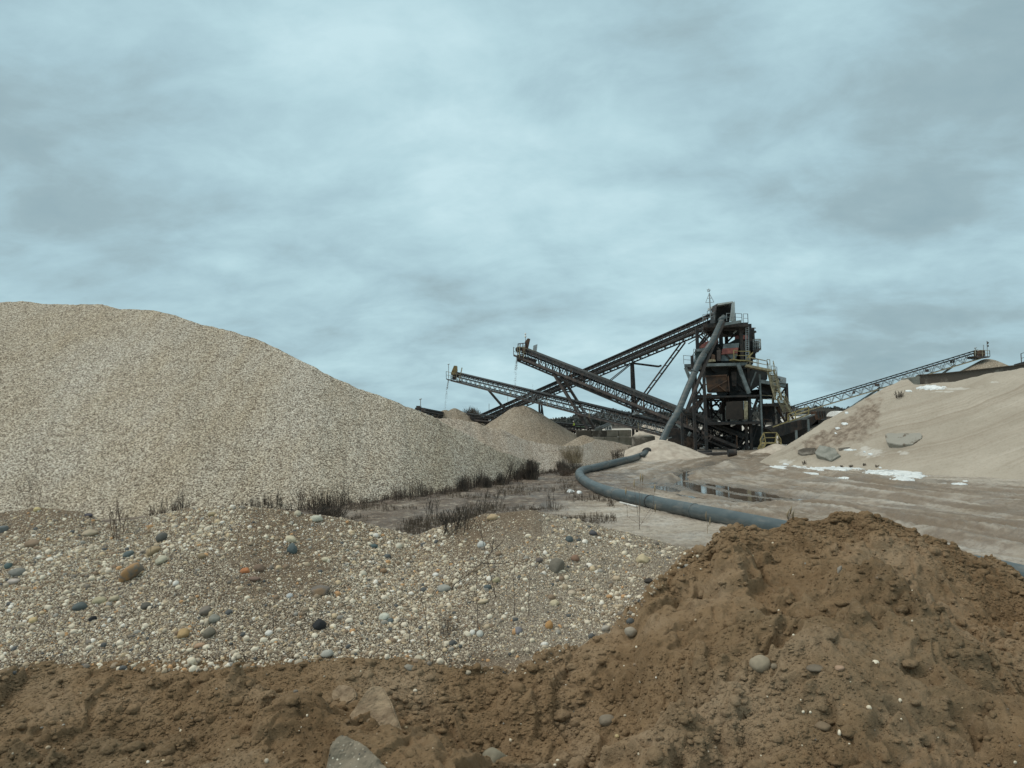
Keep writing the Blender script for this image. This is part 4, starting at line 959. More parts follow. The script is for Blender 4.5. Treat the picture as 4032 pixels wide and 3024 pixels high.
MB().prism([Q(z1, 862, 305, 91.2), Q(z1, 872, 303, 91.2), Q(z1, 845, 430, 91.2), Q(z1, 835, 425, 91.2)], 2.0).build('hood_edge', m_steel, tw)
box1(z1, [(835, 425), (850, 420), (850, 545), (833, 545)], 91.3, 3.0, 'hood_side', m_dark)
# dark bulk of machinery under the top platform
box1(z1, [(860, 565), (1145, 550), (1135, 680), (860, 680)], 96, 4, 'screen_box', m_dark)
box1(z1, [(740, 575), (870, 560), (830, 740), (700, 640)], 97, 3, 'chute', m_dark)
box1(z1, [(1090, 700), (1240, 690), (1250, 740), (1080, 760)], 96.5, 2.5, 'chute', m_red)
box1(z1, [(990, 800), (1100, 740), (1150, 740), (1150, 800)], 96, 3, 'screen_box', m_dark)
box1(z1, [(1170, 770), (1205, 770), (1205, 910), (1170, 910)], 94, 1, 'tank', m_steel)
MB().tube([Q(z1, 1188, 900, 94.5), Q(z1, 1188, 770, 94.5)], 0.5, 14).build('tank', m_brown, tw, smooth=True)
MB().tube([Q(z1, 1222, 900, 94.8), Q(z1, 1222, 775, 94.8)], 0.45, 14).build('tank', m_steel, tw, smooth=True)
box1(z1, [(1160, 790), (1300, 760), (1300, 1000), (1160, 1010)], 97, 4, 'machinery_housing', m_dark)
# twin sloping chutes and boxes
box1(z1, [(612, 858), (740, 768), (880, 750), (820, 850)], 94, 4, 'hopper_lid', m_red)
box1(z1, [(606, 868), (800, 845), (800, 885), (606, 900)], 92.5, 5, 'screen_box', m_grey)
box1(z1, [(590, 900), (760, 885), (760, 1045), (575, 1050)], 93, 6, 'screen_box', m_green)
box1(z1, [(760, 840), (920, 790), (915, 1020), (760, 1030)], 95, 4, 'machinery_housing', m_dark)
box1(z1, [(945, 805), (1140, 790), (1132, 848), (935, 862)], 93, 4, 'hopper_lid', m_grey)
box1(z1, [(933, 862), (1128, 848), (1120, 918), (915, 935)], 92.6, 4, 'feed_pan', m_red)
box1(z1, [(920, 936), (1118, 920), (1080, 1010), (915, 1018)], 93, 4, 'screen_box', m_grey)
box1(z1, [(860, 880), (910, 880), (910, 1015), (862, 1015)], 92, 1.2, 'chute', m_brown)
box1(z1, [(765, 990), (845, 1000), (845, 1020), (745, 1030)], 91, 1, 'catwalk', m_yel2)
box1(z1, [(800, 930), (840, 940), (840, 1000), (790, 1000)], 92, .6, 'guard', m_rust)
# bins below
box1(z1, [(700, 1070), (1000, 1060), (1010, 1195), (700, 1195)], 93, 6, 'bin', m_dark)
MB().prism([Q(z1, x, y, 92.4) for x, y in ((780, 1070), (910, 1070), (890, 1130), (850, 1160), (810, 1130))], 0.5).build('bin_door', m_dark, tw)
box1(z1, [(720, 1205), (985, 1190), (1015, 1395), (740, 1400)], 91.5, 5, 'rusty_bin', m_rust)
MB().bar(Q(z1, 760, 1385, 91.3), Q(z1, 985, 1260, 91.3), .3, .1).bar(Q(z1, 880, 1320, 91.3), Q(z1, 965, 1390, 91.3), .25, .1).bar(Q(z1, 720, 1205, 91.3), Q(z1, 985, 1190, 91.3), .2, .12).bar(Q(z1, 1000, 1200, 91.3), Q(z1, 1015, 1395, 91.3), .2, .12).build('bin_ribs', m_rust, tw)
box1(z1, [(850, 1400), (1000, 1400), (950, 1480), (880, 1480)], 92, 4, 'bin_hopper', m_dark)
box1(z1, [(735, 1420), (795, 1415), (790, 1470), (728, 1470)], 91.2, 1.5, 'spout', m_rust)
box1(z1, [(1015, 1060), (1240, 1060), (1260, 1450), (1015, 1450)], 95, 6, 'bin', m_dark)
box1(z1, [(1040, 1150), (1105, 1150), (1105, 1330), (1050, 1330)], 92.5, 1.5, 'control_cabinet', m_brown)
box1(z1, [(1250, 1110), (1490, 1130), (1490, 1240), (1250, 1400)], 95, 6, 'screen_box', m_dark)
box1(z1, [(1270, 1380), (1560, 1340), (1600, 1480), (1270, 1480)], 98, 5, 'screen_box', m_dark)
box1(z2, [(820, 575), (1035, 568), (1040, 795), (815, 795)], 91, 5, 'bin', simple('brown_black_plate', (0.022, 0.018, 0.016), (0.05, 0.038, 0.03), 1, 0.8))
box1(z2, [(1040, 565), (1090, 570), (1090, 790), (1045, 795)], 90.8, 3, 'bin_side', m_yel2)
box1(z2, [(860, 500), (1100, 480), (1100, 560), (830, 570)], 96, 4, 'machinery_housing', m_dark)
box1(z2, [(850, 900), (1000, 850), (1020, 1000), (850, 960)], 94, 4, 'machinery_housing', m_brown)
box1(z2, [(1140, 860), (1400, 900), (1440, 1140), (1140, 1140)], 101, 4, 'machinery_housing', m_dark)
box1(z2, [(1250, 620), (1400, 600), (1430, 830), (1250, 830)], 101, 3, 'machinery_housing', m_steel)
box1(z2, [(590, 1000), (1010, 1020), (1010, 1140), (590, 1150)], 99, 3, 'machinery_housing', m_black)
box1(z2, [(120, 900), (560, 940), (560, 1150), (80, 1120)], 99, 3, 'machinery_housing', m_steel)
box1(z2, [(270, 680), (400, 680), (430, 760), (300, 740)], 96, 3, 'chute', m_dark)
box1(z1, [(700, 1062), (1250, 1055), (1260, 1440), (1000, 1450), (1000, 1200), (700, 1200)], 97.5, 3, 'core_box', m_dark)  # dark box added to close bright gaps between the bins
box1(z1, [(1150, 1010), (1300, 1010), (1300, 1120), (1150, 1120)], 94, 4, 'machinery_housing', m_dark)
box1(z1, [(900, 800), (1160, 790), (1160, 1030), (900, 1030)], 98, 2, 'core_box', m_dark)  # second dark filler box added behind the upper machinery
# right annex
box1(z1, [(1545, 1180), (1725, 1225), (1725, 1292), (1560, 1262)], 95, 4, 'annex_panel', m_grey)
box1(z1, [(1612, 1200), (1725, 1228), (1725, 1300), (1612, 1282)], 94.6, 4, 'annex_panel', m_galv)
box1(z1, [(1395, 1245), (1720, 1300), (1715, 1342), (1395, 1290)], 94.8, 3, 'annex_beam', m_grey)
box1(z1, [(1400, 1290), (1620, 1335), (1600, 1460), (1400, 1480)], 97, 5, 'screen_box', m_dark)
MB().prism([Q(z1, x, y, 94.4) for x, y in ((1655, 1238), (1668, 1240), (1668, 1262), (1655, 1260))], .1).prism([Q(z1, x, y, 94.4) for x, y in ((1676, 1242), (1682, 1243), (1682, 1262), (1676, 1261))], .1).build('sign_marks', m_pale, tw)
MB().bar(Q(z1, 1615, 1260, 94.3), Q(z1, 1640, 1235, 94.3), .25).build('lamp', m_steel, tw)
for k in range(30):      # thin struts and cables threaded through the frame
    x = rr0.uniform(600, 1330); y = rr0.uniform(600, 1000); D = rr0.uniform(94, 100); s_ = rr0.choice((-1, 1))
    bar1(z1, x, y, x+s_*rr0.uniform(30, 110), y+rr0.uniform(40, 140), D, D, rr0.uniform(.07, .15), 'strut', rr0.choice([m_steel, m_steel, m_grey]))
for k in range(26):
    x = rr0.uniform(450, 1500); y = rr0.uniform(350, 800); D = rr0.uniform(94, 102)
    bar1(z2, x, y, x+rr0.choice((-1, 1))*rr0.uniform(40, 120), y+rr0.uniform(20, 160), D, D, rr0.uniform(.08, .16), 'strut', m_steel)
# walkways, railings, ladders
def rails(f, pts, D, h, name='handrail', mat=None, sp=1.3, w=0.06): r = MB(); rail(r, [Q(f, p[0], p[1], p[2] if len(p) > 2 else D) for p in pts], h, sp, w); r.build(name, mat or m_galv, tw)
rails(z1, [(450, 1052), (540, 1060), (600, 1050)], 90.8, 1.06, mat=m_galv)
rails(z1, [(575, 955), (600, 960), (590, 1000, 98)], 92, 0.90)
rails(z1, [(690, 530), (745, 520), (830, 500)], 91.5, 0.90)
rails(z1, [(745, 480), (830, 470)], 96, 0.90)
rails(z1, [(780, 430), (840, 420)], 97, 0.90)
rails(z1, [(985, 520), (1095, 520, 91.5), (1175, 525, 92), (1175, 525, 98)], 91.3, 0.98)
rails(z1, [(1195, 545), (1250, 545), (1250, 545, 96)], 92, 1.18, 'ladder_cage', sp=.45)
rails(z1, [(1075, 990), (1130, 1005), (1275, 1005)], 90.6, 1.10, mat=m_yel, w=.09)
MB().prism([Q(z1, 1070, 985, 90.5), Q(z1, 1135, 1000, 90.5), Q(z1, 1275, 1002, 90.5), Q(z1, 1275, 1015, 90.5), Q(z1, 1130, 1014, 90.5), Q(z1, 1070, 998, 90.5)], 2).build('catwalk', m_yel, tw)
MB().bar(Q(z1, 1235, 985, 90.3), Q(z1, 1310, 910, 90.3), .14).build('brace', m_yel, tw)
MB().bar(Q(z1, 1225, 1075, 90.5), Q(z1, 1520, 1138, 90.5), 1.2, 0.28).build('catwalk', m_yel2, tw)
rails(z1, [(1275, 1070), (1490, 1118)], 90, 1.02, mat=m_yel2, w=.06)
rails(z1, [(1240, 1070), (1490, 1118)], 92, 1.02, mat=m_yel2, w=.075)
rails(z1, [(1490, 1115), (1525, 1118)], 90, 1.18, mat=m_yel)
rails(z1, [(1545, 1178), (1612, 1195)], 94, 1.06)
def stair(f, x0, y0, x1, y1, D, wd, n, mat, name='stair'):
    a = Q(f, x0, y0, D); b = Q(f, x1, y1, D); mb = MB(); o = Vector((wd, 0, 0)); mb.bar(a, b, .1, .25); mb.bar(a+o, b+o, .1, .25)
    for i in range(n): p = a.lerp(b, (i+.5)/n); mb.bar(p, p+o, .28, .06)
    up = Vector((0, 0, 1.1)); mb.bar(a+o+up, b+o+up, .06); mb.bar(a+up, b+up, .06)
    for i in range(6): p = a.lerp(b, i/5); mb.bar(p, p+up, .05); mb.bar(p+o, p+o+up, .05)
    mb.build(name, mat, tw)
stair(z1, 1490, 1125, 1590, 1500, 90.2, .75, 20, m_yel2)
stair(z1, 1620, 1500, 1700, 1655, 92, .75, 10, m_yel2)
stair(z2, 1440, 640, 1560, 830, 93.5, 1.2, 10, m_rust)
rails(z2, [(1250, 590), (1400, 600)], 91.8, 0.98, mat=m_yel2)
rails(z2, [(1470, 600), (1545, 600)], 94, 0.98, mat=m_yel2)
rails(z2, [(1290, 880), (1390, 890)], 91.8, 0.90, mat=m_rust)
# round service cage on the right side
cg = MB(); c0 = Q(z1, 1362, 880, 96)
for k in range(14):
    a = k/14*2*math.pi; p = c0+Vector((.5*math.cos(a), .5*math.sin(a), 0)); q = c0+Vector((.5*math.cos(a+.45), .5*math.sin(a+.45), 0))
    for hh in (0, .5, 1.0, 1.4): cg.bar(p+Vector((0, 0, hh)), q+Vector((0, 0, hh)), .07)
    cg.bar(p, p+Vector((0, 0, 1.4)), .05)
cg.build('service_cage', m_pale, tw)
MB().prism([Q(z1, 1310, 880, 95), Q(z1, 1415, 850, 95), Q(z1, 1380, 905, 95), Q(z1, 1310, 912, 95)], 2).build('catwalk', m_brown, tw)
MB().tube([c0+Vector((0, 0, .1)), c0+Vector((0, 0, 1.2))], .28, 12).build('motor', m_brown, tw, smooth=True)
MB().bar(Q(z1, 1290, 605, 97), Q(z1, 1345, 606, 97), .12).build('boom', m_galv, tw); MB().bar(Q(z1, 1315, 665, 97), Q(z1, 1347, 648, 97), .28).build('boom', m_steel, tw)
lad = MB()
for k in range(16): lad.bar(Q(z1, 1222, 600+k*26, 93), Q(z1, 1258, 600+k*26, 93), .06)
lad.bar(Q(z1, 1222, 590, 93), Q(z1, 1222, 1000, 93), .08).bar(Q(z1, 1258, 590, 93), Q(z1, 1258, 1000, 93), .08).build('ladder', m_galv, tw)
lad = MB()
for k in range(12): lad.bar(Q(z1, 1680, 1350+k*26, 99), Q(z1, 1705, 1350+k*26, 99), .06)
lad.build('ladder', m_galv, tw)
# random fittings between the frames: short pipes, cabinets, small beams
rr_ = random.Random(4)
for k in range(44):
    x = rr_.uniform(620, 1380); y = rr_.uniform(1080, 1660); D = rr_.uniform(92, 101); w = rr_.uniform(10, 30); h = rr_.uniform(12, 50)
    box1(z1, [(x, y), (x+w, y), (x+w, y+h), (x, y+h)], D, rr_.uniform(.3, 1.5), 'cabinet', rr_.choice([m_steel, m_dark, m_brown, m_steel]))
for k in range(48):
    x = rr_.uniform(130, 1480); y = rr_.uniform(840, 1150); D = rr_.uniform(93, 103)
    bar1(z2, x, y, x+rr_.uniform(-90, 90), y+rr_.uniform(-20, 60), D, D, rr_.uniform(.1, .3), 'fitting', rr_.choice([m_steel, m_brown, m_grey, m_steel]))

# big grey chute pipe leaning from the top to the ground, with its thin carrier beam
ch = thing('chute_pipe', (Q(z2, 40, 1060, 84).x, 84, 0), 'fat grey pipe slanting from the top of the tower down to the sand mound', 'pipe')
MB().tube([Q(z1, 925, 515, 89.8), Q(z1, 790, 800, 88.8), Q(z1, 680, 960, 88.2)], [.34, .36, .36], 18).build('upper_section', m_pipe, ch, smooth=True)
MB().tube([Q(z1, 705, 925, 88.3), Q(z1, 640, 1030, 88), Q(z1, 480, 1400, 87), Q(z2, 225, 690, 85.5), Q(z2, 110, 880, 84.8), Q(z2, 30, 1050, 84.2), Q(z2, 15, 1090, 84)], .39, 18).build('lower_section', m_pipe, ch, smooth=True)
MB().tube([Q(z1, 950, 465, 90.6), Q(z1, 900, 510, 90)], .3, 14).build('elbow', m_pipe, ch, smooth=True)
for (f, x, y, D) in ((z1, 590, 1135, 87.7), (z2, 232, 680, 85.6), (z2, 165, 790, 85.2)):
    p = Q(f, x, y, D); q = Q(f, x-8, y+18, D); MB().tube([p, q], .46, 18).build('collar', m_pipe, ch, smooth=True)
MB().bar(Q(z1, 950, 525, 89.6), Q(z1, 705, 1080, 88), .3, .3).build('carrier_beam', m_brown, ch)
MB().bar(Q(z1, 705, 1080, 88), Q(z1, 480, 1655, 86), .32, .32).build('carrier_beam', m_brown, ch)
MB().bar(Q(z1, 680, 935, 88), Q(z1, 690, 1110, 88.6), .3).build('hanger', m_steel, ch)
# lattice christmas-tree mast with star
st = thing('star_mast', Q(z1, 782, 480, 93), 'thin mast carrying a wire tree outline and star on top of the tower', 'mast', 'masts and poles')
MB().tube([Q(z1, 785, 490, 93), Q(z1, 768, 170, 93)], .08, 6).build('pole', m_galv, st)
mb = MB(); A_, B_, C_ = Q(z1, 768, 172, 93), Q(z1, 722, 290, 93), Q(z1, 826, 284, 93)
mb.tube([A_, B_], .035, 5).tube([B_, C_], .035, 5).tube([C_, A_], .035, 5).tube([Q(z1, 742, 236, 93), Q(z1, 800, 234, 93)], .03, 5); mb.build('wire_tree', m_galv, st)
mb = MB(); cs = Q(z1, 760, 138, 93); pt = [cs+Vector((math.sin(k*4*math.pi/5+.1)*.26, 0, math.cos(k*4*math.pi/5+.1)*.26)) for k in range(5)]
for k in range(5): mb.tube([pt[k], pt[(k+1) % 5]], .03, 5)
mb.build('wire_star', m_galv, st)

# hopper-fed conveyor with plated sides at the right of the tower
hf = thing('feed_conveyor', (Q(z2, 1650, 1000, 88).x, 88, 0), 'broad plate-sided feed conveyor with yellow handrail half hidden by the sand hill', 'conveyor')
pts = [(1330, 905), (1700, 810), (1945, 745), (1970, 850), (1500, 1000), (1400, 960)]
MB().prism([Q(z2, x, y, 90) for x, y in pts], 2.5).build('side_panel', m_steel, hf)
rb = MB()
for k in range(8): x = 1420+k*70; rb.bar(Q(z2, x, 990-(k*22) if k else 960, 89.8), Q(z2, x-14, 885-k*18, 89.8), .09)
rb.build('panel_ribs', m_dark, hf)
MB().bar(Q(z2, 1590, 830, 89), Q(z2, 1920, 735, 89), .3, .12).build('side_plate', m_grey, hf)
MB().prism([Q(z2, x, y, 89) for x, y in ((1950, 695), (2030, 690), (2060, 780), (1975, 800))], 2).build('tail_drum_housing', m_rust, hf)
for x in (1960, 1990, 2020, 2045): MB().bar(Q(z2, x, 690, 88.8), Q(z2, x+15, 785, 88.8), .14).build('rib', m_dark, hf)
MB().prism([Q(z2, x, y, 90) for x, y in ((1960, 800), (2110, 790), (1870, 910), (1850, 895))], 2).build('tail_frame', m_black, hf)
for (x, y0) in ((1690, 930), (1838, 790)): p = Q(z2, x, y0, 89.5); MB().bar(Vector((p.x, 89.5, 0)), p, .22).build('leg', m_grey, hf)
MB().bar(Q(z2, 1740, 790, 89.5), Q(z2, 1835, 788, 89.5), .14).build('leg_head', m_grey, hf)
MB().prism([Q(z2, x, y, 93) for x, y in ((1500, 1010), (1700, 930), (1900, 880), (1700, 1050), (1560, 1110), (1520, 1080))], 1).build('skirt', m_black, hf)
r = MB(); r.bar(Q(z2, 1400, 890, 88.5), Q(z2, 1590, 820, 88.5), .1).bar(Q(z2, 1590, 825, 88.5), Q(z2, 1850, 728, 88.5), .12).bar(Q(z2, 1590, 730, 88.5), Q(z2, 1850, 640, 88.5), .12)
r.bar(Q(z2, 1590, 775, 88.5), Q(z2, 1850, 685, 88.5), .08)
for (x, y, y2) in ((1680, 790, 695), (1845, 730, 640), (1590, 825, 730)): r.bar(Q(z2, x, y, 88.5), Q(z2, x, y2, 88.5), .12)
r.build('handrail', m_yel, hf)
# yellow crossover steps
co = thing('crossover_steps', (Q(z2, 1370, 1165, 84).x, 84, 0), 'yellow railed crossover steps standing at the foot of the tower', 'steps')
D = 84.0
def cz(x, y, dd=0): return Q(z2, x, y, D+dd)
for dd in (0, 1.4):
    mb = MB()
    mb.bar(cz(1288, 960, dd), cz(1448, 958, dd), .1).bar(cz(1300, 1022, dd), cz(1445, 1020, dd), .08)
    for s_, (xa, xb, xc) in ((0, (1288, 1310, 1245)), (1, (1448, 1428, 1500))):
        mb.bar(cz(xa, 960, dd), cz(xb, 1085, dd), .1); mb.bar(cz(xa, 960, dd), cz(xc, 1045, dd), .1); mb.bar(cz(xc, 1045, dd), cz(xc+(6 if s_ == 0 else 3), 1120, dd), .1); mb.bar(cz(xa+2, 1030, dd), cz(xc, 1100, dd), .07); mb.bar(cz(xc, 1050, dd), cz(xa, 1055, dd), .07)
    mb.build('handrail', m_yel, co)
MB().prism([cz(1312, 1085), cz(1440, 1083), cz(1445, 1095), cz(1306, 1097)], 1.4).build('platform', m_yel, co)
for (x0, x1, y1) in ((1310, 1268, 1170), (1440, 1490, 1150)):
    mb = MB(); a, b = cz(x0, 1092), cz(x1, y1); b.z = max(b.z, .02); a.z = max(a.z, .6)
    mb.bar(a, b, .08, .2).bar(a+Vector((0, 1.4, 0)), b+Vector((0, 1.4, 0)), .08, .2)
    for i in range(5): p = a.lerp(b, (i+.5)/5); mb.bar(p, p+Vector((0, 1.4, 0)), .22, .05)
    mb.build('stair', m_yel, co)
# loose bit of steel pipe on the ground
c0 = Q(z2, 840, 1175, 80); c1 = Q(z2, 940, 1165, 80)
c0.z = c1.z = .42
lp = thing('pipe_offcut', (c0.x, c0.y, 0), 'short black open pipe offcut lying on the sand before the tower', 'pipe')
MB().tube([c0, c1], .40, 20, cap=False).build('shell', m_steel, lp, smooth=True); MB().tube([c0, c1], .34, 20).build('dark_core', m_black, lp)  # solid black core painted for the shade inside the open pipe
c0 = Q(z2, 470, 1190, 86); c0.z = .25; c1 = Q(z2, 640, 1190, 86); c1.z = .25
tag(MB().tube([c0, c1], .24, 12).build('pipe_offcut', m_black, smooth=True), 'long thin black pipe lying flat between the front tower columns', 'pipe')
pl = MB(); pl.box((Q(z2, 700, 1175, 84).x, 84, .15), (4, 1.5, .3), .1); tag(pl.build('steel_beam', m_brown), 'flat rusty beam lying on the sand left of the black offcut', 'beam')

# falling grit under the two heads
def fall(f, pts, D, n, wd, s0):
    C = []
    for k in range(n):
        t = random.random()**1.3; x = np.interp(t, [0, .5, 1], [p[0] for p in pts]); y = np.interp(t, [0, .5, 1], [p[1] for p in pts])
        C.append(tuple(Q(f, x+random.gauss(0, wd*(1+t)), y, D+random.gauss(0, .3))))
    V, F = scatter_mesh(np.array(C), np.array([random.uniform(.4, 1)*s0*.62*(1 if random.random() < .8 else 1.6) for _ in C]), 1, .2)
    tag(from_arrays('falling_grit', V, F, m_sand_fall), kind='stuff')
fall(z3, [(272, 500), (255, 650), (236, 1080)], 131, 900, 6, .055)
fall(z4, [(524, 305), (505, 420), (480, 668)], 151, 600, 4, .055)
fall(z3, [(468, 830), (466, 900), (464, 980)], 141, 60, 3, .04)
# ------------------------------------------------------------------ pipe along the road
def ground_pipe():
    t = thing('water_pipe', (G(*z6(250, 1100)).x, G(*z6(250, 1100)).y, 0), 'fat grey plastic pipe curling over the muddy yard in a long bend', 'pipe')
    r = 0.335
    def gp(x, y): # pixel of the pipe's lower edge -> centre
        p = G(*z6(x, y)); d = Vector((p.x, p.y, 0)).normalized(); return Vector((p.x, p.y, r-.03))+d*r*0.9
    bot = [(1900, 1592), (1650, 1538), (1400, 1482), (1150, 1425), (1000, 1388), (850, 1355), (700, 1318), (560, 1278), (440, 1232), (340, 1182), (270, 1130), (232, 1085), (228, 1048), (265, 1018), (340, 1000), (440, 975), (560, 942), (700, 905), (800, 880), (880, 850)]
    pts = [gp(x, y) for x, y in bot]
    d0 = (pts[0]-pts[1]).normalized(); ext = [pts[0]+d0*k for k in (3,)]
    ext += [gp(*((p[0]-2200)*2.765, (p[1]-1500)*2.765)[0:2]) if False else None for p in ()]
    far = G(4032, 2330); far = Vector((far.x, far.y, r)); far2 = G(4700, 2560); far2 = Vector((far2.x, far2.y, r))
    mid = G(3560, 2225); mid = Vector((mid.x, mid.y, r)); main = spline([far2, far, mid]+pts, 6)
    MB().tube(main, r, 22).build('pipe_run', m_pipe, t, smooth=True)
    e = Q(z6, 958, 778, 80.5); e2 = Q(z6, 1020, 742, 83.5)
    MB().tube([pts[-1], Q(z6, 915, 806, 79), e], [r, r, r], 20).build('pipe_run', m_pipe, t, smooth=True)
    MB().tube([e+Vector((0, 0, 0)), e2], .30, 20).build('tail_end', m_pipe, t, smooth=True)
    d = (e2-e).normalized(); MB().tube([e-d*.12, e+d*.12], .52, 22).build('flange', m_black, t, smooth=True)
    MB().tube([e+d*.35, e+d*.5], .50, 22).build('flange', m_black, t, smooth=True)
    for (x, y) in ((1000, 1388), (520, 955), (265, 1140), (1500, 1505), (640, 1300), (720, 900), (330, 1003)):
        c = gp(x, y); i = min(range(len(main)), key=lambda k: (main[k]-c).length); dd = (main[min(i+1, len(main)-1)]-main[i-1]).normalized()
        MB().tube([main[i]-dd*.04, main[i]+dd*.04], r+.02, 22).build('weld_seam', m_black if x == 1000 else m_pipe, t, smooth=True)
ground_pipe()
cn = thing('concrete_ring', (Q(z3, 1840, 1560, 86).x, 86, 0), 'round concrete ring heaped with sand behind the pipe end', 'concrete ring')
p = Q(z3, 1840, 1480, 86); q = Vector((p.x, p.y, 0)); MB().tube([q, p], 1.35, 28).build('ring', m_concd, cn, smooth=False)
MB().tube([p, p+Vector((0, 0, .35)), p+Vector((.1, 0, .55))], [1.3, .8, .1], 16).build('sand_fill', m_palesand, cn, smooth=True)

# ------------------------------------------------------------------ concrete pieces
def slab_block(name, label, f, pts, D, thick, mat, tilt=(0, 0, 0), seed=0, cat='concrete block'):
    import bmesh
    c = sum((Q(f, x, y, D) for x, y in pts), Vector())/len(pts)
    mb = MB().prism([Q(f, x, y, D)-c for x, y in pts], Vector(thick))
    me = bpy.data.meshes.new(name); me.from_pydata(mb.v, [], mb.f)
    bm = bmesh.new(); bm.from_mesh(me); bmesh.ops.recalc_face_normals(bm, faces=bm.faces)
    bmesh.ops.bevel(bm, geom=bm.edges[:], offset=0.05, segments=2, affect='EDGES')
    bmesh.ops.triangulate(bm, faces=bm.faces); bmesh.ops.subdivide_edges(bm, edges=bm.edges[:], cuts=2, use_grid_fill=True)
    for v in bm.verts: v.co += Vector([mnoise.noise(v.co*1.7+Vector((k*9+seed, 0, 0))) for k in range(3)])*.05
    bm.to_mesh(me); bm.free(); me.materials.append(mat); o = bpy.data.objects.new(name, me); COL.objects.link(o); o.location = c; o.rotation_euler = tilt
    return tag(o, label, cat)
def hillD(f, x, y): l, n = hit(*f(x, y), ['hill', 'ground']); return l.y
HILLSLABS = True
# wall on the crest
wl = thing('retaining_wall', (Q(z5, 1700, 450, 69).x, 69, Q(z5, 1700, 450, 69).z), 'long dark stained concrete wall along the top of the sand hill', 'wall')
tp = [(1290, 400, 70), (1500, 385, 69.5), (1800, 353, 69), (2212, 306, 68.5), (2900, 235, 68)]; hgt = 2.6
mb = MB()
for (x0, y0, D0), (x1, y1, D1) in zip(tp[:-1], tp[1:]):
    a, b = Q(z5, x0, y0, D0), Q(z5, x1, y1, D1); k = Vector((0, .8, 0)); dn = Vector((0, 0, -hgt))
    mb.box6([a+dn, b+dn, b+dn+k, a+dn+k, a, b, b+k, a+k])
mb.build('wall_face', simple('dark_stained_concrete', (0.10, 0.085, 0.07), (0.32, 0.29, 0.25), .55, .9, lo=.56, hi=.68, bs=.5), wl)
mb = MB()
for (x0, y0, D0), (x1, y1, D1) in zip(tp[:-1], tp[1:]): mb.bar(Q(z5, x0, y0-1, D0)+Vector((0, .35, .02)), Q(z5, x1, y1-1, D1)+Vector((0, .35, .02)), 1.0, .07)
mb.build('wall_cap', m_concd, wl)
slab_block('concrete_block', 'pale grey concrete block at the left end of the dark wall on the hill', z5, [(1196, 420), (1290, 408), (1292, 500), (1255, 512), (1200, 512)], 69.2, (.1, 1.8, .0), m_conc, seed=21)
# block wall near the crossing
bw = thing('block_wall', (Q(z3, 1380, 1530, 117).x, 117, 0), 'two course wall of big concrete blocks behind the tan cone', 'wall')
x = 1010
wid = [190, 185, 150, 160]
for k, w in enumerate(wid):
    mat = m_concd if k < 2 else simple('tan_concrete', (.20, .18, .14), (.33, .30, .25), 1.2, .9, bs=.5) if k == 2 else bpy.data.materials['tan_concrete']
    y = 1403+(k % 2)*4-(6 if k == 3 else 0)
    MB().prism([Q(z3, x+2, y, 117), Q(z3, x+w-2, y-2, 117), Q(z3, x+w-2, 1483, 117), Q(z3, x+2, 1484, 117)], 1.6).build('wall_block', mat, bw, bevel=.06); x += w
x = 1010
for k, w in enumerate([160, 190, 180, 155, 120]):
    mat = m_concd if k < 1 else bpy.data.materials['tan_concrete']
    a, b = Q(z3, x+2, 1488, 116.6), Q(z3, x+w-2, 1488, 116.6)
    MB().prism([a, b, Vector((b.x, b.y, -.1)), Vector((a.x, a.y, -.1))], 1.8).build('wall_block', mat, bw, bevel=.06); x += w

# ------------------------------------------------------------------ distant things
def tent(label, f, x0, x1, ytop, ybot, D, name='sheeted_store'):
    a, b = Q(f, x0, ybot, D), Q(f, x1, ybot, D); h = Q(f, x0, ytop, D).z-a.z; n = 12; mb = MB(); t = thing(name, (a.x, D, 0), label, 'covered store')
    pts = [Vector((0, -4*math.cos(math.pi*i/n), h*math.sin(math.pi*i/n))) for i in range(n+1)]
    vs = [a+p for p in pts]+[b+p for p in pts]; mb.add(vs, [(i, i+1, n+2+i, n+1+i) for i in range(n)]+[tuple(range(n+1)), tuple(range(n+1, 2*n+2))])
    mb.build('cover', m_white, t, smooth=False); MB().box6([Vector((p.x, p.y+dy, z)) for z in (0, a.z+.05) for p, dy in ((a, -4.1), (b, -4.1), (b, 4.1), (a, 4.1))]).build('base_wall', m_concd, t)
tent('long low white covered store behind the feed conveyor', z2, 1560, 1925, 732, 850, 150)
tent('small white rounded store at the left foot of the sand hill skyline', z2, 2158, 2420, 690, 760, 170)
tent('short white covered store glimpsed through the tower legs', z2, 640, 760, 815, 850, 170)
lw = Q(z2, 1590, 650, 175)
tag(MB().prism([Q(z2, 1560, 665, 175), Q(z2, 1850, 645, 175), Q(z2, 2230, 672, 175), Q(z2, 2230, 800, 175), Q(z2, 1560, 800, 175)], 3).build('long_shed', simple('dark_shed_cladding', (.05, .05, .045), (.09, .085, .075), .3, .9)), 'long dark shed wall behind the feed conveyor and white stores', 'shed')
cb = thing('site_cabin', Q(z3, 1412, 1400, 128), 'tiny white framed cabin beyond the foot of the grey props', 'cabin'); 
mb = MB()
for x0 in (1382, 1410, 1445): mb.bar(Q(z3, x0, 1402, 128), Q(z3, x0, 1348, 128), .16)
mb.bar(Q(z3, 1380, 1348, 128), Q(z3, 1447, 1348, 128), .2).bar(Q(z3, 1380, 1400, 128), Q(z3, 1447, 1402, 128), .2).build('frame', m_white, cb)
MB().prism([Q(z3, 1384, 1352, 128.1), Q(z3, 1443, 1352, 128.1), Q(z3, 1443, 1400, 128.1), Q(z3, 1384, 1400, 128.1)], 2.2).build('walls', m_grey, cb)
c_ = Q(z3, 1410, 1405, 129); MB().box6([Vector((c_.x+sx*1.4, c_.y+sy, z)) for z in (0, c_.z) for sx, sy in ((-1, -.5), (1, -.5), (1, 2), (-1, 2))]).build('plinth', m_concd, cb)
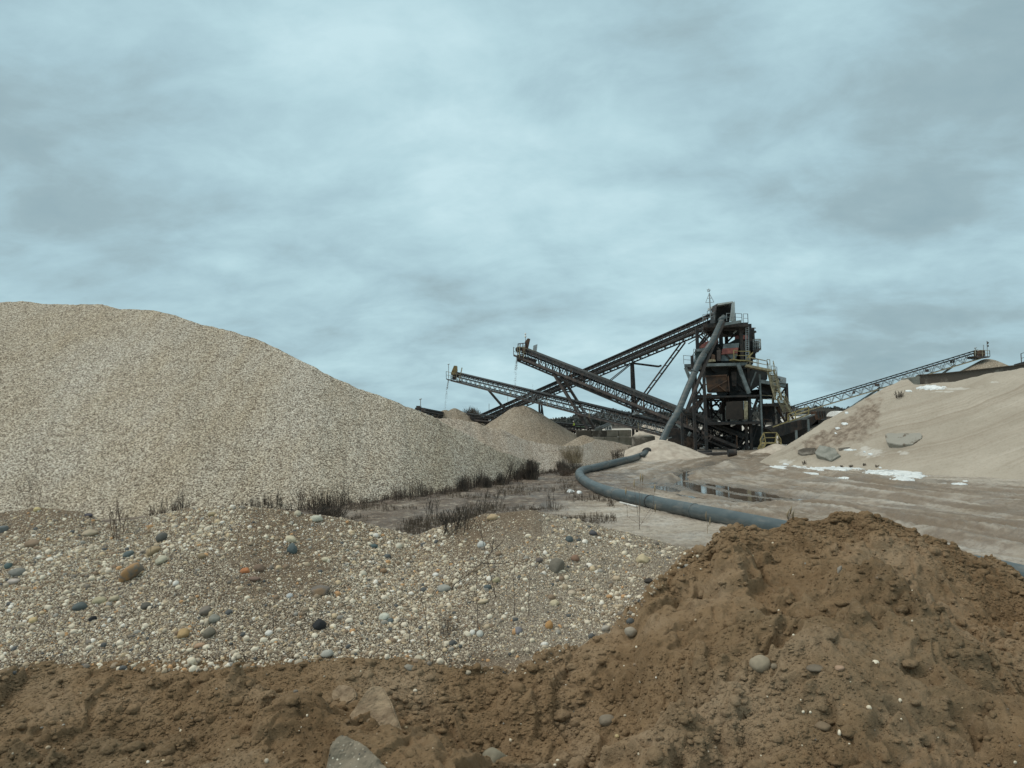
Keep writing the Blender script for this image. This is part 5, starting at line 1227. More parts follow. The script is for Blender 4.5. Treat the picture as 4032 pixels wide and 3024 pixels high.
tk = thing('works_truck', (Q(z3, 1090, 1370, 140).x, 140, 0), 'green flatbed truck with a white cab parked behind the leaning conveyor legs', 'truck')
MB().prism([Q(z3, 1000, 1345, 140), Q(z3, 1112, 1345, 140), Q(z3, 1112, 1368, 140), Q(z3, 1000, 1368, 140)], 2.4).build('bed', simple('pale_green_paint', (.12, .20, .13), (.2, .3, .2), 2, .5), tk)
MB().prism([Q(z3, 1166, 1372, 140), Q(z3, 1168, 1352, 140), Q(z3, 1190, 1350, 140), Q(z3, 1208, 1362, 140), Q(z3, 1210, 1374, 140)], 2.2).build('cab', m_white, tk)
MB().prism([Q(z3, 1000, 1368, 140), Q(z3, 1212, 1370, 140), Q(z3, 1212, 1380, 140), Q(z3, 1000, 1378, 140)], 2).build('chassis', m_black, tk)
for x0 in (1020, 1060, 1185):
    p = Q(z3, x0, 1378, 140); MB().tube([Vector((p.x, 139.8, .55)), Vector((p.x, 140.2, .55))], .55, 16).build('wheel', m_black, tk)
    MB().bar(Vector((p.x, 140.4, .55)), Vector((p.x, 140.4, p.z)), .3).build('axle_mount', m_black, tk)

def hills():
    n = 220; th = np.radians(np.linspace(-42, 42, n)); D = 330.0
    pxs = 2016+np.tan(th)*2900
    top = 1.2+0.8*np.clip(fbm(th*14, 0*th, 1, 3, 3)+.2, 0, 2)+np.interp(pxs, [0, 1700, 2100, 2700, 3300, 4032], [0, 0, .3, .8, 1.5, 2])
    rows = []
    for (dd, h) in ((D-60, -.1), (D-25, .3), (D, 1.0), (D+40, 1.15), (D+140, 1.2), (D+260, .0)): rows.append(np.stack([np.sin(th)*dd, np.cos(th)*dd, top*h if h > 0 else 0*th-.5], -1))
    g = fill_rows(rows, [8]*5); g[..., 2] += .6*fbm(g[..., 0], g[..., 1], .03, 3, 9)*(g[..., 2] > 0)
    tag(from_arrays('hills', g.reshape(-1, 3), grid_faces(*g.shape[:2]), m_hill), kind='structure'); return th, top
TH, HT = hills()
def wood():
    """far-off wood: one mass of bare and evergreen crowns, trunks and twigs"""
    V = []; F = []; k = 0; rr = random.Random(3); Qd = []
    for layer, (D, cnt) in enumerate(((300, 420), (330, 520), (360, 420))):
        for i in range(cnt):
            th = R(rr.uniform(-20, 41)); px = 2016+math.tan(th)*2900
            if px < 2110: continue
            dd = D+rr.uniform(-12, 12); z0 = float(np.interp(th, TH, HT))*(.45 if layer == 0 else .95)
            ever = rr.random() < .35
            h = rr.uniform(2.6, 4.2)*(1.0 if px > 2250 else .7)*(1.15 if ever else 1.0)*(1.0+.25*math.sin(px*.011)+.15*math.sin(px*.031+2)); w = h*rr.uniform(.4, .65)
            x0, y0 = math.sin(th)*dd, math.cos(th)*dd
            # trunk
            Qd.append([(x0-.1, y0, z0-1), (x0+.1, y0, z0-1), (x0+.05, y0, z0+h*.7), (x0-.05, y0, z0+h*.7)])
            m = 42 if ever else 30
            for j in range(m):
                a = rr.uniform(0, 6.283); u = rr.random(); rad = w*math.sqrt(rr.random())*(math.sin(math.pi*min(1, u*.85+.12)))
                c = Vector((x0+math.cos(a)*rad, y0+math.sin(a)*rad, z0+h*(.15+.85*u)))
                if ever: s = rr.uniform(.3, .65); e1 = Vector((rr.gauss(0, 1), rr.gauss(0, .5), rr.gauss(0, .6))).normalized()*s; e2 = Vector((rr.gauss(0, .6), rr.gauss(0, .5), rr.gauss(0, 1))).normalized()*s
                else: e1 = Vector((rr.gauss(0, .5), rr.gauss(0, .3), 1)).normalized()*rr.uniform(.5, 1.1); e2 = Vector((rr.choice((-1, 1))*rr.uniform(.05, .16), .05, 0))
                Qd.append([tuple(c-e1-e2), tuple(c+e1-e2), tuple(c+e1+e2), tuple(c-e1+e2)])
    V = np.array(Qd).reshape(-1, 3); F = np.arange(len(V)).reshape(-1, 4)
    tag(from_arrays('woodland', V, F, m_wood_far, smooth=False), kind='stuff')
wood()

# ------------------------------------------------------------------ person
def worker():
    D = 129.5; base = Q(z3, 985, 1408, D); 
    s = (Q(z3, 985, 1290, D).z-base.z)/1.80*1.0
    t = thing('person', base, 'worker in a yellow hi-vis jacket and white helmet standing side-on behind the tan cone', 'person')
    def skin(name, joints, edges, mat, root=0):
        me = bpy.data.meshes.new(name); me.from_pydata([tuple(Vector(j[:3])*s) for j in joints], edges, []); o = bpy.data.objects.new(name, me); COL.objects.link(o); o.parent = t
        md = o.modifiers.new('s', 'SKIN')
        for v, j in zip(me.skin_vertices[0].data, joints): v.radius = (j[3]*s, j[4]*s if len(j) > 4 else j[3]*s); v.use_root = False
        me.skin_vertices[0].data[root].use_root = True
        sb = o.modifiers.new('d', 'SUBSURF'); sb.levels = sb.render_levels = 2; me.materials.append(mat); 
        return o
    body = skin('body', [(0, 0, .92, .12, .15), (0, 0, 1.15, .12, .16), (-.04, 0, 1.38, .13, .19), (-.08, 0, 1.5, .06), (-.12, 0, 1.6, .09), (-.13, 0, 1.72, .085),
        (0.0, -.1, .88, .09), (.02, -.1, .48, .07), (.04, -.1, .08, .05), (-.12, -.1, .04, .045), (0.0, .1, .88, .09), (-.04, .1, .48, .07), (-.02, .1, .08, .05), (-.18, .1, .04, .045),
        (-.05, -.22, 1.4, .06), (-.06, -.26, 1.12, .05), (-.26, -.2, 1.02, .04), (-.34, -.18, 1.0, .035), (-.05, .22, 1.4, .06), (-.06, .26, 1.12, .05), (-.26, .2, 1.04, .04), (-.34, .18, 1.02, .035)],
        [(0, 1), (1, 2), (2, 3), (3, 4), (4, 5), (0, 6), (6, 7), (7, 8), (8, 9), (0, 10), (10, 11), (11, 12), (12, 13), (2, 14), (14, 15), (15, 16), (16, 17), (2, 18), (18, 19), (19, 20), (20, 21)], m_skin)
    skin('jacket', [(0, 0, .86, .15, .18), (0, 0, 1.15, .15, .19), (-.04, 0, 1.38, .16, .22), (-.07, 0, 1.48, .09), (-.05, -.23, 1.4, .08), (-.06, -.27, 1.12, .065), (-.25, -.2, 1.02, .055), (-.05, .23, 1.4, .08), (-.06, .27, 1.12, .065), (-.25, .2, 1.04, .055)],
         [(0, 1), (1, 2), (2, 3), (2, 4), (4, 5), (5, 6), (2, 7), (7, 8), (8, 9)], m_hiviz)
    skin('trousers', [(0, 0, .9, .14, .17), (0, -.1, .84, .11), (.02, -.1, .48, .09), (.04, -.1, .12, .08), (0, .1, .84, .11), (-.04, .1, .48, .09), (-.02, .1, .12, .08)], [(0, 1), (1, 2), (2, 3), (0, 4), (4, 5), (5, 6)], m_navy)
    me = bpy.data.meshes.new('helmet'); V, F = ICO[3]; V = V.copy(); V[:, 2] = np.maximum(V[:, 2], -.15); V = V*np.array([.15, .13, .13])*s+np.array([-.13, 0, 1.73])*s
    brim = V[:, 2] < 1.725*s; V[brim, 0] -= .04*s; me.from_pydata(V.tolist(), [], F.tolist()); me.materials.append(m_white); o = bpy.data.objects.new('helmet', me); COL.objects.link(o); o.parent = t
worker()

# ------------------------------------------------------------------ snow lying in patches
def snow():
    Vs = []; Fs = []; k = 0
    blobs = [('ground', z5, [(90, 1226, 210, 17), (500, 1236, 270, 14), (1090, 1268, 240, 30), (1150, 1325, 110, 30), (1240, 1305, 110, 22), (960, 1262, 170, 14), (340, 1280, 120, 9), (700, 1318, 150, 6), (1640, 1375, 75, 7), (1500, 1375, 40, 4), (1690, 1353, 25, 3), (420, 1248, 60, 8)], 8.0),
             ('hill', z5, [(100, 1190, 26, 8), (1390, 510, 130, 20), (1190, 542, 36, 8), (620, 830, 26, 10), (560, 870, 26, 8), (640, 735, 18, 8), (540, 915, 10, 8), (660, 1062, 60, 7), (935, 1222, 16, 4), (520, 1215, 20, 4), (845, 1100, 22, 8), (800, 1080, 14, 6)], 5.0),
             ('ground', z6, [(120, 1210, 42, 12), (220, 1222, 30, 10)], 3.0), ('lobe', z6, [(730, 662, 90, 14), (945, 675, 28, 14)], 3.0)]
    for surf, f, bl, step in blobs:
        for bi, (cx, cy, rx, ry) in enumerate(bl):
            nx, ny = int(2.6*rx/2)+6, max(8, int(2.6*ry/1.5)+4); nx = min(nx, 160); pts = np.zeros((ny, nx, 3)); ok = np.zeros((ny, nx), bool)
            X, Y = np.meshgrid(np.linspace(cx-1.3*rx, cx+1.3*rx, nx), np.linspace(cy-1.3*ry, cy+1.3*ry, ny))
            e = np.sqrt(((X-cx)/rx)**2+((Y-cy)/ry)**2); faint = surf == 'hill' and cy in (1092, 1050, 770)
            m = 1-e+.55*fbm(X/(30 if surf == 'ground' else 18), Y/(7 if surf == 'ground' else 9), 1, 4, bi*7+3)-(.28 if faint else 0)
            for i in range(ny):
                for j in range(nx):
                    if m[i, j] < -.35: continue
                    names = [surf] if surf != 'hill' else ['hill']
                    l, n = hit(*f(X[i, j], Y[i, j]), names)
                    if l is None: continue
                    hh = float(np.clip(m[i, j], -.35, .35)); base = .05 if surf == 'ground' else 0.0
                    pts[i, j] = l+n*((hh*.28 if hh < 0 else hh*.22)+base*(1 if hh > 0 else 0)); ok[i, j] = True
            fm = ok[:-1, :-1] & ok[1:, :-1] & ok[:-1, 1:] & ok[1:, 1:]; mm = m > (.02 if surf == 'ground' else -.3); fm &= mm[:-1, :-1] | mm[1:, 1:]
            if not fm.any(): continue
            fa_ = grid_faces(ny, nx, fm); Vs.append(pts.reshape(-1, 3)); Fs.append(fa_+k); k += ny*nx
    V = np.concatenate(Vs); F = np.concatenate(Fs); used = np.unique(F); re = np.zeros(len(V), int); re[used] = np.arange(len(used))
    tag(from_arrays('snow', V[used], re[F], m_snow), kind='stuff')
snow()

# ------------------------------------------------------------------ individual cobbles
def rock(f, x, y, w, h, col, label, ang=0, surfs=('bank', 'soil'), tilt=0.0, c2=None, name='cobble', sink=.12, seed=None, depth=None, cat='stone'):
    px, py = f(x, y); l, n = hit(px, py, surfs)
    if l is None: return None
    sc_ = {fa: 1.6385, fb: 1.6385, fc: 1.6385, fd: 1.3825, z5: 2.2526, z6: 2.765}[f]
    mpp = l.y/FPX/sc_; rx, rz = w/2*mpp, h/2*mpp; ry = depth or (rx+rz)*.5
    sd_ = seed if seed is not None else int(x*7+y); V, F = ICO[3]; V = V.copy(); rg = np.random.default_rng(sd_)
    off = Vector(rg.uniform(0, 50, 3)); 
    nn = np.array([mnoise.noise(Vector(v)*1.1+off) for v in V]); V *= (1+(.16+.1*ang)*nn)[:, None]
    if ang:
        for k in range(9):
            d = rg.normal(size=3); d /= np.linalg.norm(d); lim = rg.uniform(.62, .85); dt = V @ d; V -= np.maximum(dt-lim, 0)[:, None]*d[None]*ang
    V += .03*np.array([mnoise.noise_vector(Vector(v)*4+off)[:] for v in V]); V *= np.array([rx, ry, rz])
    me = bpy.data.meshes.new(name); me.from_pydata(V.tolist(), [], F.tolist())
    for p in me.polygons: p.use_smooth = not ang or True
    me.materials.append(rockmat(col, c2)); o = bpy.data.objects.new(name, me); COL.objects.link(o)
    o.location = l+n*(ry*.16) ; o.rotation_euler = (rg.uniform(-.15, .15), tilt, rg.uniform(-.3, .3)); return tag(o, label, cat, 'single stones on the gravel bank and soil')
RM = {}
def rockmat(c, c2=None):
    key = (c, c2)
    if key not in RM:
        a = tuple(v*.72 for v in c); t = NT('cobble_stone'); n = t.noise(9, 6, .65); col = t.ramp(n, [(.35, a), (.62, c)])
        if c2: col = t.mix(t.ramp(t.noise(5, 3), [(.5, 0.), (.6, .9)]), col, c2)
        RM[key] = t.fin(col, .82, t.noise(30, 5), .5, .01, spec=.3)
    return RM[key]
GB, DG, BK, OC, TN, WH, SL, CRM, PK, OR, BR = (.22, .20, .17), (.10, .10, .095), (.025, .027, .03), (.40, .28, .14), (.38, .31, .22), (.72, .70, .65), (.10, .125, .13), (.58, .52, .38), (.45, .38, .34), (.48, .20, .09), (.21, .15, .11)
for a in [
 (fa, 845, 600, 200, 100, GB, 'largest cobble of the left gravel, long grey-brown with an orange side, leaning', .6, -.72, (.34, .20, .09)),
 (fa, 2060, 710, 140, 90, (.17, .15, .13), 'angular dark grey-brown rock with a ribbed face, right part of the left gravel', .9, -.1, (.22, .15, .09)),
 (fa, 2055, 930, 92, 80, BK, 'lumpy jet black rock low in the middle of the gravel', .7, 0), (fa, 1185, 980, 90, 75, OC, 'rough ochre yellow rock low in the gravel near the soil edge', .5, -.5),
 (fa, 1350, 980, 80, 78, (.18, .165, .13), 'dull olive-grey rock immediately right of the rough ochre rock', .6, 0), (fa, 1325, 835, 95, 70, (.19, .165, .14), 'flat brownish grey rock above the pair of ochre and olive rocks', .7, -.2),
 (fa, 1385, 882, 75, 60, (.25, .25, .215), 'rounded mid grey stone touching the flat brownish grey rock', .3, 0), (fa, 515, 810, 90, 60, (.10, .12, .12), 'smooth dark blue-grey stone in the left third of the gravel', .2, 0),
 (fa, 600, 888, 58, 56, BK, 'black knobbly stone below the smooth dark blue-grey stone', .7, 0), (fa, 1585, 575, 66, 48, OR, 'bright orange-red stone, the reddest one of the gravel', .6, .1),
 (fa, 1672, 560, 72, 64, BR, 'dull brown stone immediately right of the orange-red stone', .5, 0), (fa, 1640, 625, 80, 32, (.20, .14, .11), 'flat purplish brown stone under the orange-red stone', .4, 0),
 (fa, 1048, 360, 84, 66, (.11, .11, .10), 'dark oval grey stone under the crest, left of centre of the left gravel', .2, -.5), (fa, 990, 450, 110, 55, (.31, .24, .15), 'tan brown slabby stone above the largest leaning cobble', .6, -.3),
 (fa, 1045, 505, 95, 58, (.42, .40, .31), 'pale mottled stone with lichen colours above the largest leaning cobble', .5, -.4), (fa, 830, 465, 75, 44, (.13, .16, .16), 'blue-grey flat pebble left of the tan slabby stone', .2, -.3),
 (fa, 210, 400, 92, 58, (.27, .20, .14), 'warm brown rounded stone high on the far left gravel', .2, 0), (fa, 575, 330, 98, 46, (.40, .34, .25), 'buff long stone near the crest of the left gravel', .3, 0),
 (fa, 1885, 440, 64, 84, (.10, .13, .135), 'upright slate blue stone directly under a pale oval one', .5, 0), (fa, 1875, 370, 76, 48, CRM, 'pale oval stone sitting on the upright slate blue stone', .1, .3),
 (fa, 115, 588, 100, 60, (.22, .22, .20), 'grey flattish stone by the left picture edge', .4, 0), (fa, 90, 642, 78, 44, (.46, .41, .37), 'pale pinkish grey stone below the grey flattish edge stone', .2, 0),
 (fa, 22, 310, 70, 66, (.15, .165, .165), 'dark grey stone cut by the left picture edge near the crest', .6, 0), (fa, 55, 545, 50, 50, (.09, .13, .13), 'small teal-black stone near the left edge above the grey flattish stone', .3, 0),
 (fa, 1136, 655, 36, 42, WH, 'small white egg shaped pebble right of the largest leaning cobble', .0, .2), (fa, 2100, 500, 52, 34, CRM, 'cream oval pebble at the right of the left gravel under its crest', .0, .2),
 (fa, 240, 178, 46, 36, (.58, .48, .26), 'yellow stone on the crest of the left gravel', .2, 0), (fa, 570, 215, 52, 28, (.09, .085, .10), 'dark purplish flat pebble on the crest notch', .1, 0),
 (fa, 1920, 205, 46, 44, (.52, .47, .36), 'round cream stone on the crest near the dark weeds', .1, 0), (fa, 640, 768, 90, 50, (.40, .36, .24), 'pale ochre flat stone below the largest leaning cobble', .4, 0),
 (fa, 740, 752, 70, 42, (.42, .37, .26), 'second pale ochre stone right beside the first flat one', .3, -.3), (fa, 1735, 975, 50, 38, WH, 'white oval pebble left of the jet black rock', .0, 0),
 (fa, 1370, 208, 58, 34, (.32, .26, .16), 'rounded khaki stone on the middle crest', .2, 0), (fa, 215, 895, 52, 46, (.55, .43, .24), 'yellowish apple shaped pebble on the far left gravel', .1, 0),
 (fa, 2110, 1108, 92, 50, (.40, .40, .36), 'pale grey wedge stone at the soil edge in the middle', .6, -.2), (fa, 2040, 240, 90, 50, (.46, .46, .38), 'light grey cluster stone behind the crest right of the round cream stone', .4, 0),
 (fa, 1305, 478, 60, 42, (.28, .22, .14), 'dull brown triangular stone in the middle of the left gravel', .7, 0), (fa, 1870, 735, 42, 38, (.50, .52, .52), 'bluish white pebble left of the ribbed angular rock', .0, 0),
 (fa, 1290, 1055, 75, 38, (.40, .27, .18), 'salmon brown pebble close to the soil edge under the olive-grey rock', .1, -.2), (fa, 940, 800, 76, 46, (.11, .105, .09), 'dark brown-black flat stone left of the middle', .5, 0),
 (fb, 1385, 550, 100, 128, (.17, .155, .125), 'tall pointed grey-brown boulder, largest stone on the right gravel mound', .9, .15), (fb, 1935, 505, 92, 68, (.52, .44, .29), 'cream yellow angular stone on the right gravel slope', .9, -.1),
 (fb, 970, 230, 80, 46, (.46, .35, .22), 'tan flat stone on the crest of the right gravel mound', .2, 0), (fb, 1500, 495, 56, 50, (.26, .16, .11), 'reddish brown round stone right of the tall boulder', .1, 0),
 (fb, 896, 405, 56, 52, (.55, .56, .54), 'whitish grey round cobble left of centre of the right mound', .1, 0), (fb, 655, 690, 88, 58, (.33, .33, .30), 'light grey smooth stone at the base of the fallen branch', .2, 0),
 (fb, 1365, 782, 62, 44, (.56, .49, .34), 'cream oval stone below the tall boulder', .1, 0), (fb, 1330, 925, 52, 62, (.45, .26, .11), 'bright orange-brown upright pebble on the lower right mound', .1, .3),
 (fb, 836, 972, 38, 40, WH, 'left one of two white egg pebbles at the foot of the thin stalks', .0, 0), (fb, 886, 980, 46, 46, (.55, .55, .50), 'right, greyer one of two egg pebbles at the foot of the thin stalks', .0, 0),
 (fb, 265, 875, 82, 58, (.55, .56, .48), 'white mottled lumpy stone right of the jet black rock', .4, -.2), (fb, 308, 898, 44, 38, SL, 'dark slate pebble touching the white mottled stone', .2, 0),
 (fb, 1475, 715, 52, 36, (.50, .42, .32), 'buff oval pebble below the reddish brown round stone', .0, 0), (fb, 1765, 622, 54, 36, (.52, .42, .30), 'peach oval pebble below the cream yellow angular stone', .0, 0),
 (fb, 1860, 962, 86, 62, (.36, .32, .26), 'grey tan egg shaped cobble lodged in the soil edge', .1, .2), (fb, 1695, 945, 60, 42, (.40, .37, .32), 'paler oval cobble left of the grey tan egg cobble', .1, -.2),
 (fb, 1460, 370, 52, 44, SL, 'dark slate stone near the top of the right mound', .3, 0), (fb, 1612, 332, 56, 34, (.09, .09, .10), 'dark smooth flat stone right of the slate one near the mound top', .1, 0),
 (fb, 905, 770, 76, 30, (.50, .42, .30), 'long flat buff pebble right of the light grey smooth stone', .1, -.2), (fb, 990, 635, 56, 40, (.38, .34, .22), 'khaki oval stone in the middle of the right mound', .1, -.4),
 (fb, 1130, 960, 60, 56, (.21, .205, .22), 'purplish grey rough stone left of the bright orange-brown pebble', .5, 0), (fb, 1302, 1044, 52, 26, WH, 'flat white pebble low on the right mound near the soil', .0, 0),
 (fb, 285, 480, 50, 40, (.11, .12, .12), 'dark slate stone in the valley between the two gravel mounds', .3, 0), (fb, 200, 415, 52, 32, (.08, .12, .125), 'dark teal flat stone just above the valley slate stone', .2, 0),
 (fb, 360, 415, 46, 44, (.60, .56, .46), 'white and tan round stone right of the dark teal flat stone', .1, 0), (fb, 210, 346, 40, 36, WH, 'round white stone just behind the dark teal flat stone', .0, 0),
 (fb, 130, 590, 46, 36, (.60, .56, .46), 'ivory pebble in the valley below the dark stones', .0, .3), (fb, 260, 575, 50, 36, (.27, .18, .11), 'brown pebble right of the ivory valley pebble', .2, 0),
 (fb, 935, 678, 50, 38, SL, 'slate pebble below the khaki oval stone', .2, 0), (fb, 600, 598, 44, 30, WH, 'clean white pebble left of the fallen branch', .1, 0),
 (fb, 1265, 505, 50, 40, (.14, .12, .11), 'dark brown stone left of the tall pointed boulder', .4, 0), (fb, 1970, 640, 76, 36, (.05, .045, .04), 'shaggy black root lump beside the soil edge', .8, 0),
 (fc, 505, 990, 140, 116, (.33, .28, .205), 'rounded pale grey-tan rock embedded in the middle of the brown mound', .5, 0), (fc, 1020, 385, 34, 62, (.28, .25, .21), 'small upright grey chip high on the brown mound', .8, .3),
 (fc, 1020, 1015, 60, 34, (.38, .26, .18), 'small pinkish stone right of the rounded pale rock in the soil', .2, 0), (fc, 600, 1005, 50, 40, (.25, .21, .155), 'small dull stone touching the rounded pale rock', .3, 0),
 (fc, 905, 1395, 110, 64, (.21, .155, .10), 'soil covered lump low on the brown mound', .6, 0), (fc, 855, 1018, 120, 40, (.17, .14, .105), 'flat dark grey stone left of the small pinkish stone', .4, 0),
 (fd, 1032, 826, 172, 118, (.24, .22, .165), 'grey rough rock cut by the bottom edge left of centre', .6, 0), (fd, 1648, 612, 92, 64, (.22, .185, .14), 'rounded stone half sunk in the soil at the bottom centre', .3, 0),
 (fd, 1700, 690, 26, 18, (.5, .4, .22), 'tiny yellow pebble in the soil at the bottom centre', .0, 0), (fd, 570, 318, 60, 36, (.26, .24, .20), 'grey flake under the small dark hollow at the soil edge', .8, .2),
 (fd, 620, 268, 50, 34, (.50, .45, .35), 'pale broken pebble at the soil edge above the grey flake', .3, 0)]:
    f, x, y, w, h, col, label = a[:7]
    rock(f, x, y, w, h, col, label, a[7], tilt=a[8], c2=a[9] if len(a) > 9 else None)
# flat broken slabs at the bottom of the picture
def flat_slab(f, poly, label, mat, th, lean, lift=.06, cat='slab', name='broken_slab', surf='soil', k=1.0):
    import bmesh
    cx = sum(p[0] for p in poly)/len(poly); cy = sum(p[1] for p in poly)/len(poly)
    l, n = hit(*f(cx, cy), [surf]); l = l+n*lift
    if surf == 'hill':       # lie on the slope: plane through three points of it
        q = []
        for (x, y) in (poly[0], poly[len(poly)//3], poly[2*len(poly)//3]):
            h_, _n = hit(*f(x, y), [surf]); q.append(h_)
        lean = (q[1]-q[0]).cross(q[2]-q[0]); lean = lean if lean.z > 0 else -lean
        lean = lean.normalized()+Vector((0, -.25, 0))
    nrm = Vector(lean).normalized(); vs = []
    for x, y in poly:
        d = Vector(rays(*[np.array([v]) for v in f(x, y)])[0]); o = Vector((0, 0, CAMZ)); t = (l-o).dot(nrm)/d.dot(nrm); vs.append(o+d*t)
    c = sum(vs, Vector())/len(vs); mb = MB(); mb.prism([v-c for v in vs], -nrm*th)
    me = bpy.data.meshes.new(name); me.from_pydata(mb.v, [], mb.f); bm = bmesh.new(); bm.from_mesh(me); bmesh.ops.recalc_face_normals(bm, faces=bm.faces)
    bmesh.ops.bevel(bm, geom=bm.edges[:], offset=.012*min(k, 3), segments=2, affect='EDGES'); bmesh.ops.triangulate(bm, faces=bm.faces)
    for _ in range(2): bmesh.ops.subdivide_edges(bm, edges=bm.edges[:], cuts=2, use_grid_fill=True)
    for v in bm.verts: v.co += nrm*((.028*min(k, 1.6)*mnoise.fractal(v.co*5/k, 1, 2, 4)+.01*mnoise.noise(v.co*30/k)))+Vector([mnoise.noise(v.co*8/k+Vector((q*9, 0, 0))) for q in range(3)])*.012*min(k, 3)
    bm.to_mesh(me); bm.free(); me.materials.append(mat); o = bpy.data.objects.new(name, me); COL.objects.link(o); o.location = c; return tag(o, label, cat)
flat_slab(fd, [(355, 425), (430, 420), (460, 480), (500, 580), (555, 710), (545, 750), (430, 800), (340, 760), (225, 650), (235, 580)], 'large brown slab of hardened soil lying tilted at the bottom left of centre', m_slab, .25, (-.12, -.75, 1), .20)
def aggregate():
    t = NT('exposed_aggregate'); v = t.voro(38, out='Distance'); s_ = t.sep(t.voro(38)); c = t.ramp(t.noise(6, 6, .65), [(.3, (.13, .11, .08)), (.7, (.23, .20, .15))])
    c = t.mix(t.ramp(v, [(.18, .9), (.26, 0.)]), c, t.ramp(s_[0], [(.0, (.05, .05, .05)), (.25, (.3, .26, .2)), (.6, (.3, .28, .23)), (.85, (.6, .56, .46))], 'CONSTANT')); return t.fin(c, .9, t.noise(40, 5), .6, .01)
flat_slab(fd, [(135, 740), (155, 695), (210, 678), (290, 710), (355, 765), (420, 830), (500, 900), (300, 960), (110, 900)], 'grey concrete chunk with pebbles showing, cut by the bottom edge', aggregate(), .16, (.1, -.55, 1), .10)
flat_slab(fd, [(140, 440), (190, 400), (270, 425), (280, 480), (200, 540), (150, 500)], 'small rough clay slab up left of the large brown slab', m_slab, .1, (-.3, -.7, 1), .05)

for poly, lab, mt, th, lean, lift in (
    ([(980, 925), (1010, 912), (1150, 912), (1290, 904), (1312, 930), (1300, 965), (1225, 1015), (1110, 1020), (1000, 1000), (985, 975)], 'long concrete slab with one rounded end and brown stains, halfway up the sand hill', simple('mossy_concrete', (.12, .095, .07), (.29, .28, .245), 1.3, .9, bs=.5, lo=.38, hi=.46), .6, (-.12, -.80, .58), .45),
    ([(400, 1018), (540, 1045), (560, 1090), (500, 1160), (440, 1130), (370, 1105), (355, 1080)], 'grey-green broken slab lying tilted at the foot of the sand hill', m_conc, .7, (-.25, -.5, .85), .6),
    ([(497, 1160), (583, 1108), (562, 1088), (530, 1110)], 'narrow wedge of grey slab leaning on the right of the tilted broken slab', m_conc, .5, (.5, -.75, .4), .30),
    ([(205, 1060), (250, 1045), (365, 1040), (365, 1095), (310, 1102), (240, 1105), (205, 1090)], 'flat brownish concrete block half buried left of the tilted slab', m_concd, .8, (-.2, -.85, .5), .25),
    ([(560, 1045), (640, 1035), (700, 1028), (640, 1056), (575, 1062)], 'thin dark edge of a buried slab just right of the tilted broken slab', m_concd, .5, (-.2, -.9, .4), .1)):
    flat_slab(z5, poly, lab, mt, th, lean, lift, 'concrete slab', 'concrete_slab', 'hill', 5.0)
# ------------------------------------------------------------------ dry plants
def tube_arrays(strands, n=3):
    """strands: list of (pts (k,3), r0) -> V,F (numpy)"""
    Vs = []; Fs = []; k = 0; ang = np.arange(n)*2*math.pi/n; cs = np.stack([np.cos(ang), np.sin(ang), np.zeros(n)], -1); ce = np.stack([np.cos(ang), np.zeros(n), np.sin(ang)], -1)
    for pts, r0 in strands:
        pts = np.asarray(pts); m = len(pts); rad = r0*np.linspace(1, .35, m)
        vert = abs(pts[-1, 2]-pts[0, 2]) > np.linalg.norm((pts[-1]-pts[0])[:2])*.6
        v = pts[:, None, :]+(cs if vert else ce)[None]*rad[:, None, None]
        f = grid_faces(m, n, wrap=True)+k; Vs.append(v.reshape(-1, 3)); Fs.append(f); k += m*n
    return np.concatenate(Vs), np.concatenate(Fs)
def twigs(base, h, spread, n, r0, rr, branch=3, lean=(0, 0)):
    S = []
    for i in range(n):
        a = rr.uniform(0, 6.283); sp = spread*math.sqrt(rr.random()); hh = h*rr.uniform(.45, 1)
        a0 = rr.uniform(0, 6.283); s0 = spread*.75*math.sqrt(rr.random()); p0 = np.array([base[0]+math.cos(a0)*s0, base[1]+math.sin(a0)*s0, base[2]-.05]); sp *= .55; tip = p0+np.array([math.cos(a)*sp+lean[0]*hh, math.sin(a)*sp+lean[1]*hh, hh])
        mid = (p0+tip)/2+np.array([rr.gauss(0, .06), rr.gauss(0, .06), .05])*hh
        S.append(([p0, mid, tip], r0))
        for b in range(branch):
            t = rr.uniform(.35, .9); q = p0*(1-t)+tip*t+(mid-(p0+tip)/2)*(1-abs(2*t-1)); L_ = hh*rr.uniform(.12, .3); aa = rr.uniform(0, 6.283)
            S.append(([q, q+np.array([math.cos(aa)*.5, math.sin(aa)*.5, .8])*L_], r0*.7))
    return S
def bush(f, x, y, hpx, wpx, n, mat, label, name='dead_shrub', cat='shrub', r0=.014, branch=3, seed=1, surfs=('ground', 'pile', 'lobe'), lean=(0, 0), dd=0):
    px, py = f(x, y); l, _ = hit(px, py, list(surfs)); sc_ = {z4: 3.16, z6: 2.765, fa: 1.6385, fb: 1.6385, fc: 1.6385, z5: 2.2526, z2: 3.16}[f]
    mpp = l.y/FPX/sc_; rr = random.Random(seed); V, F = tube_arrays(twigs(np.array(l), hpx*mpp, wpx/2*mpp, n, r0, rr, branch, lean))
    o = from_arrays(name, V, F, mat, loc=tuple(l)); return tag(o, label, cat, 'dry plants round the heaps')
bush(z4, 1545, 1550, 280, 250, 190, m_twigd, 'tallest dark dead shrub at the foot of the heap, before the pipe bend', seed=1, r0=.02)
bush(z4, 1920, 1430, 130, 140, 90, m_twigd, 'small dark shrub between the tallest shrub and the straw reeds', seed=2, r0=.018)
bush(z4, 2060, 1330, 230, 330, 240, m_reed, 'patch of straw coloured reeds left of the pipe', name='reed_clump', cat='reeds', seed=3, r0=.016, branch=1)
bush(z6, 640, 860, 130, 170, 90, m_twigd, 'dark low shrub above the pipe beside the pale ridge', seed=4, r0=.02)
bush(z6, 830, 830, 130, 190, 200, m_twigd, 'dense dark bramble patch just behind the pipe end', seed=5, r0=.024)
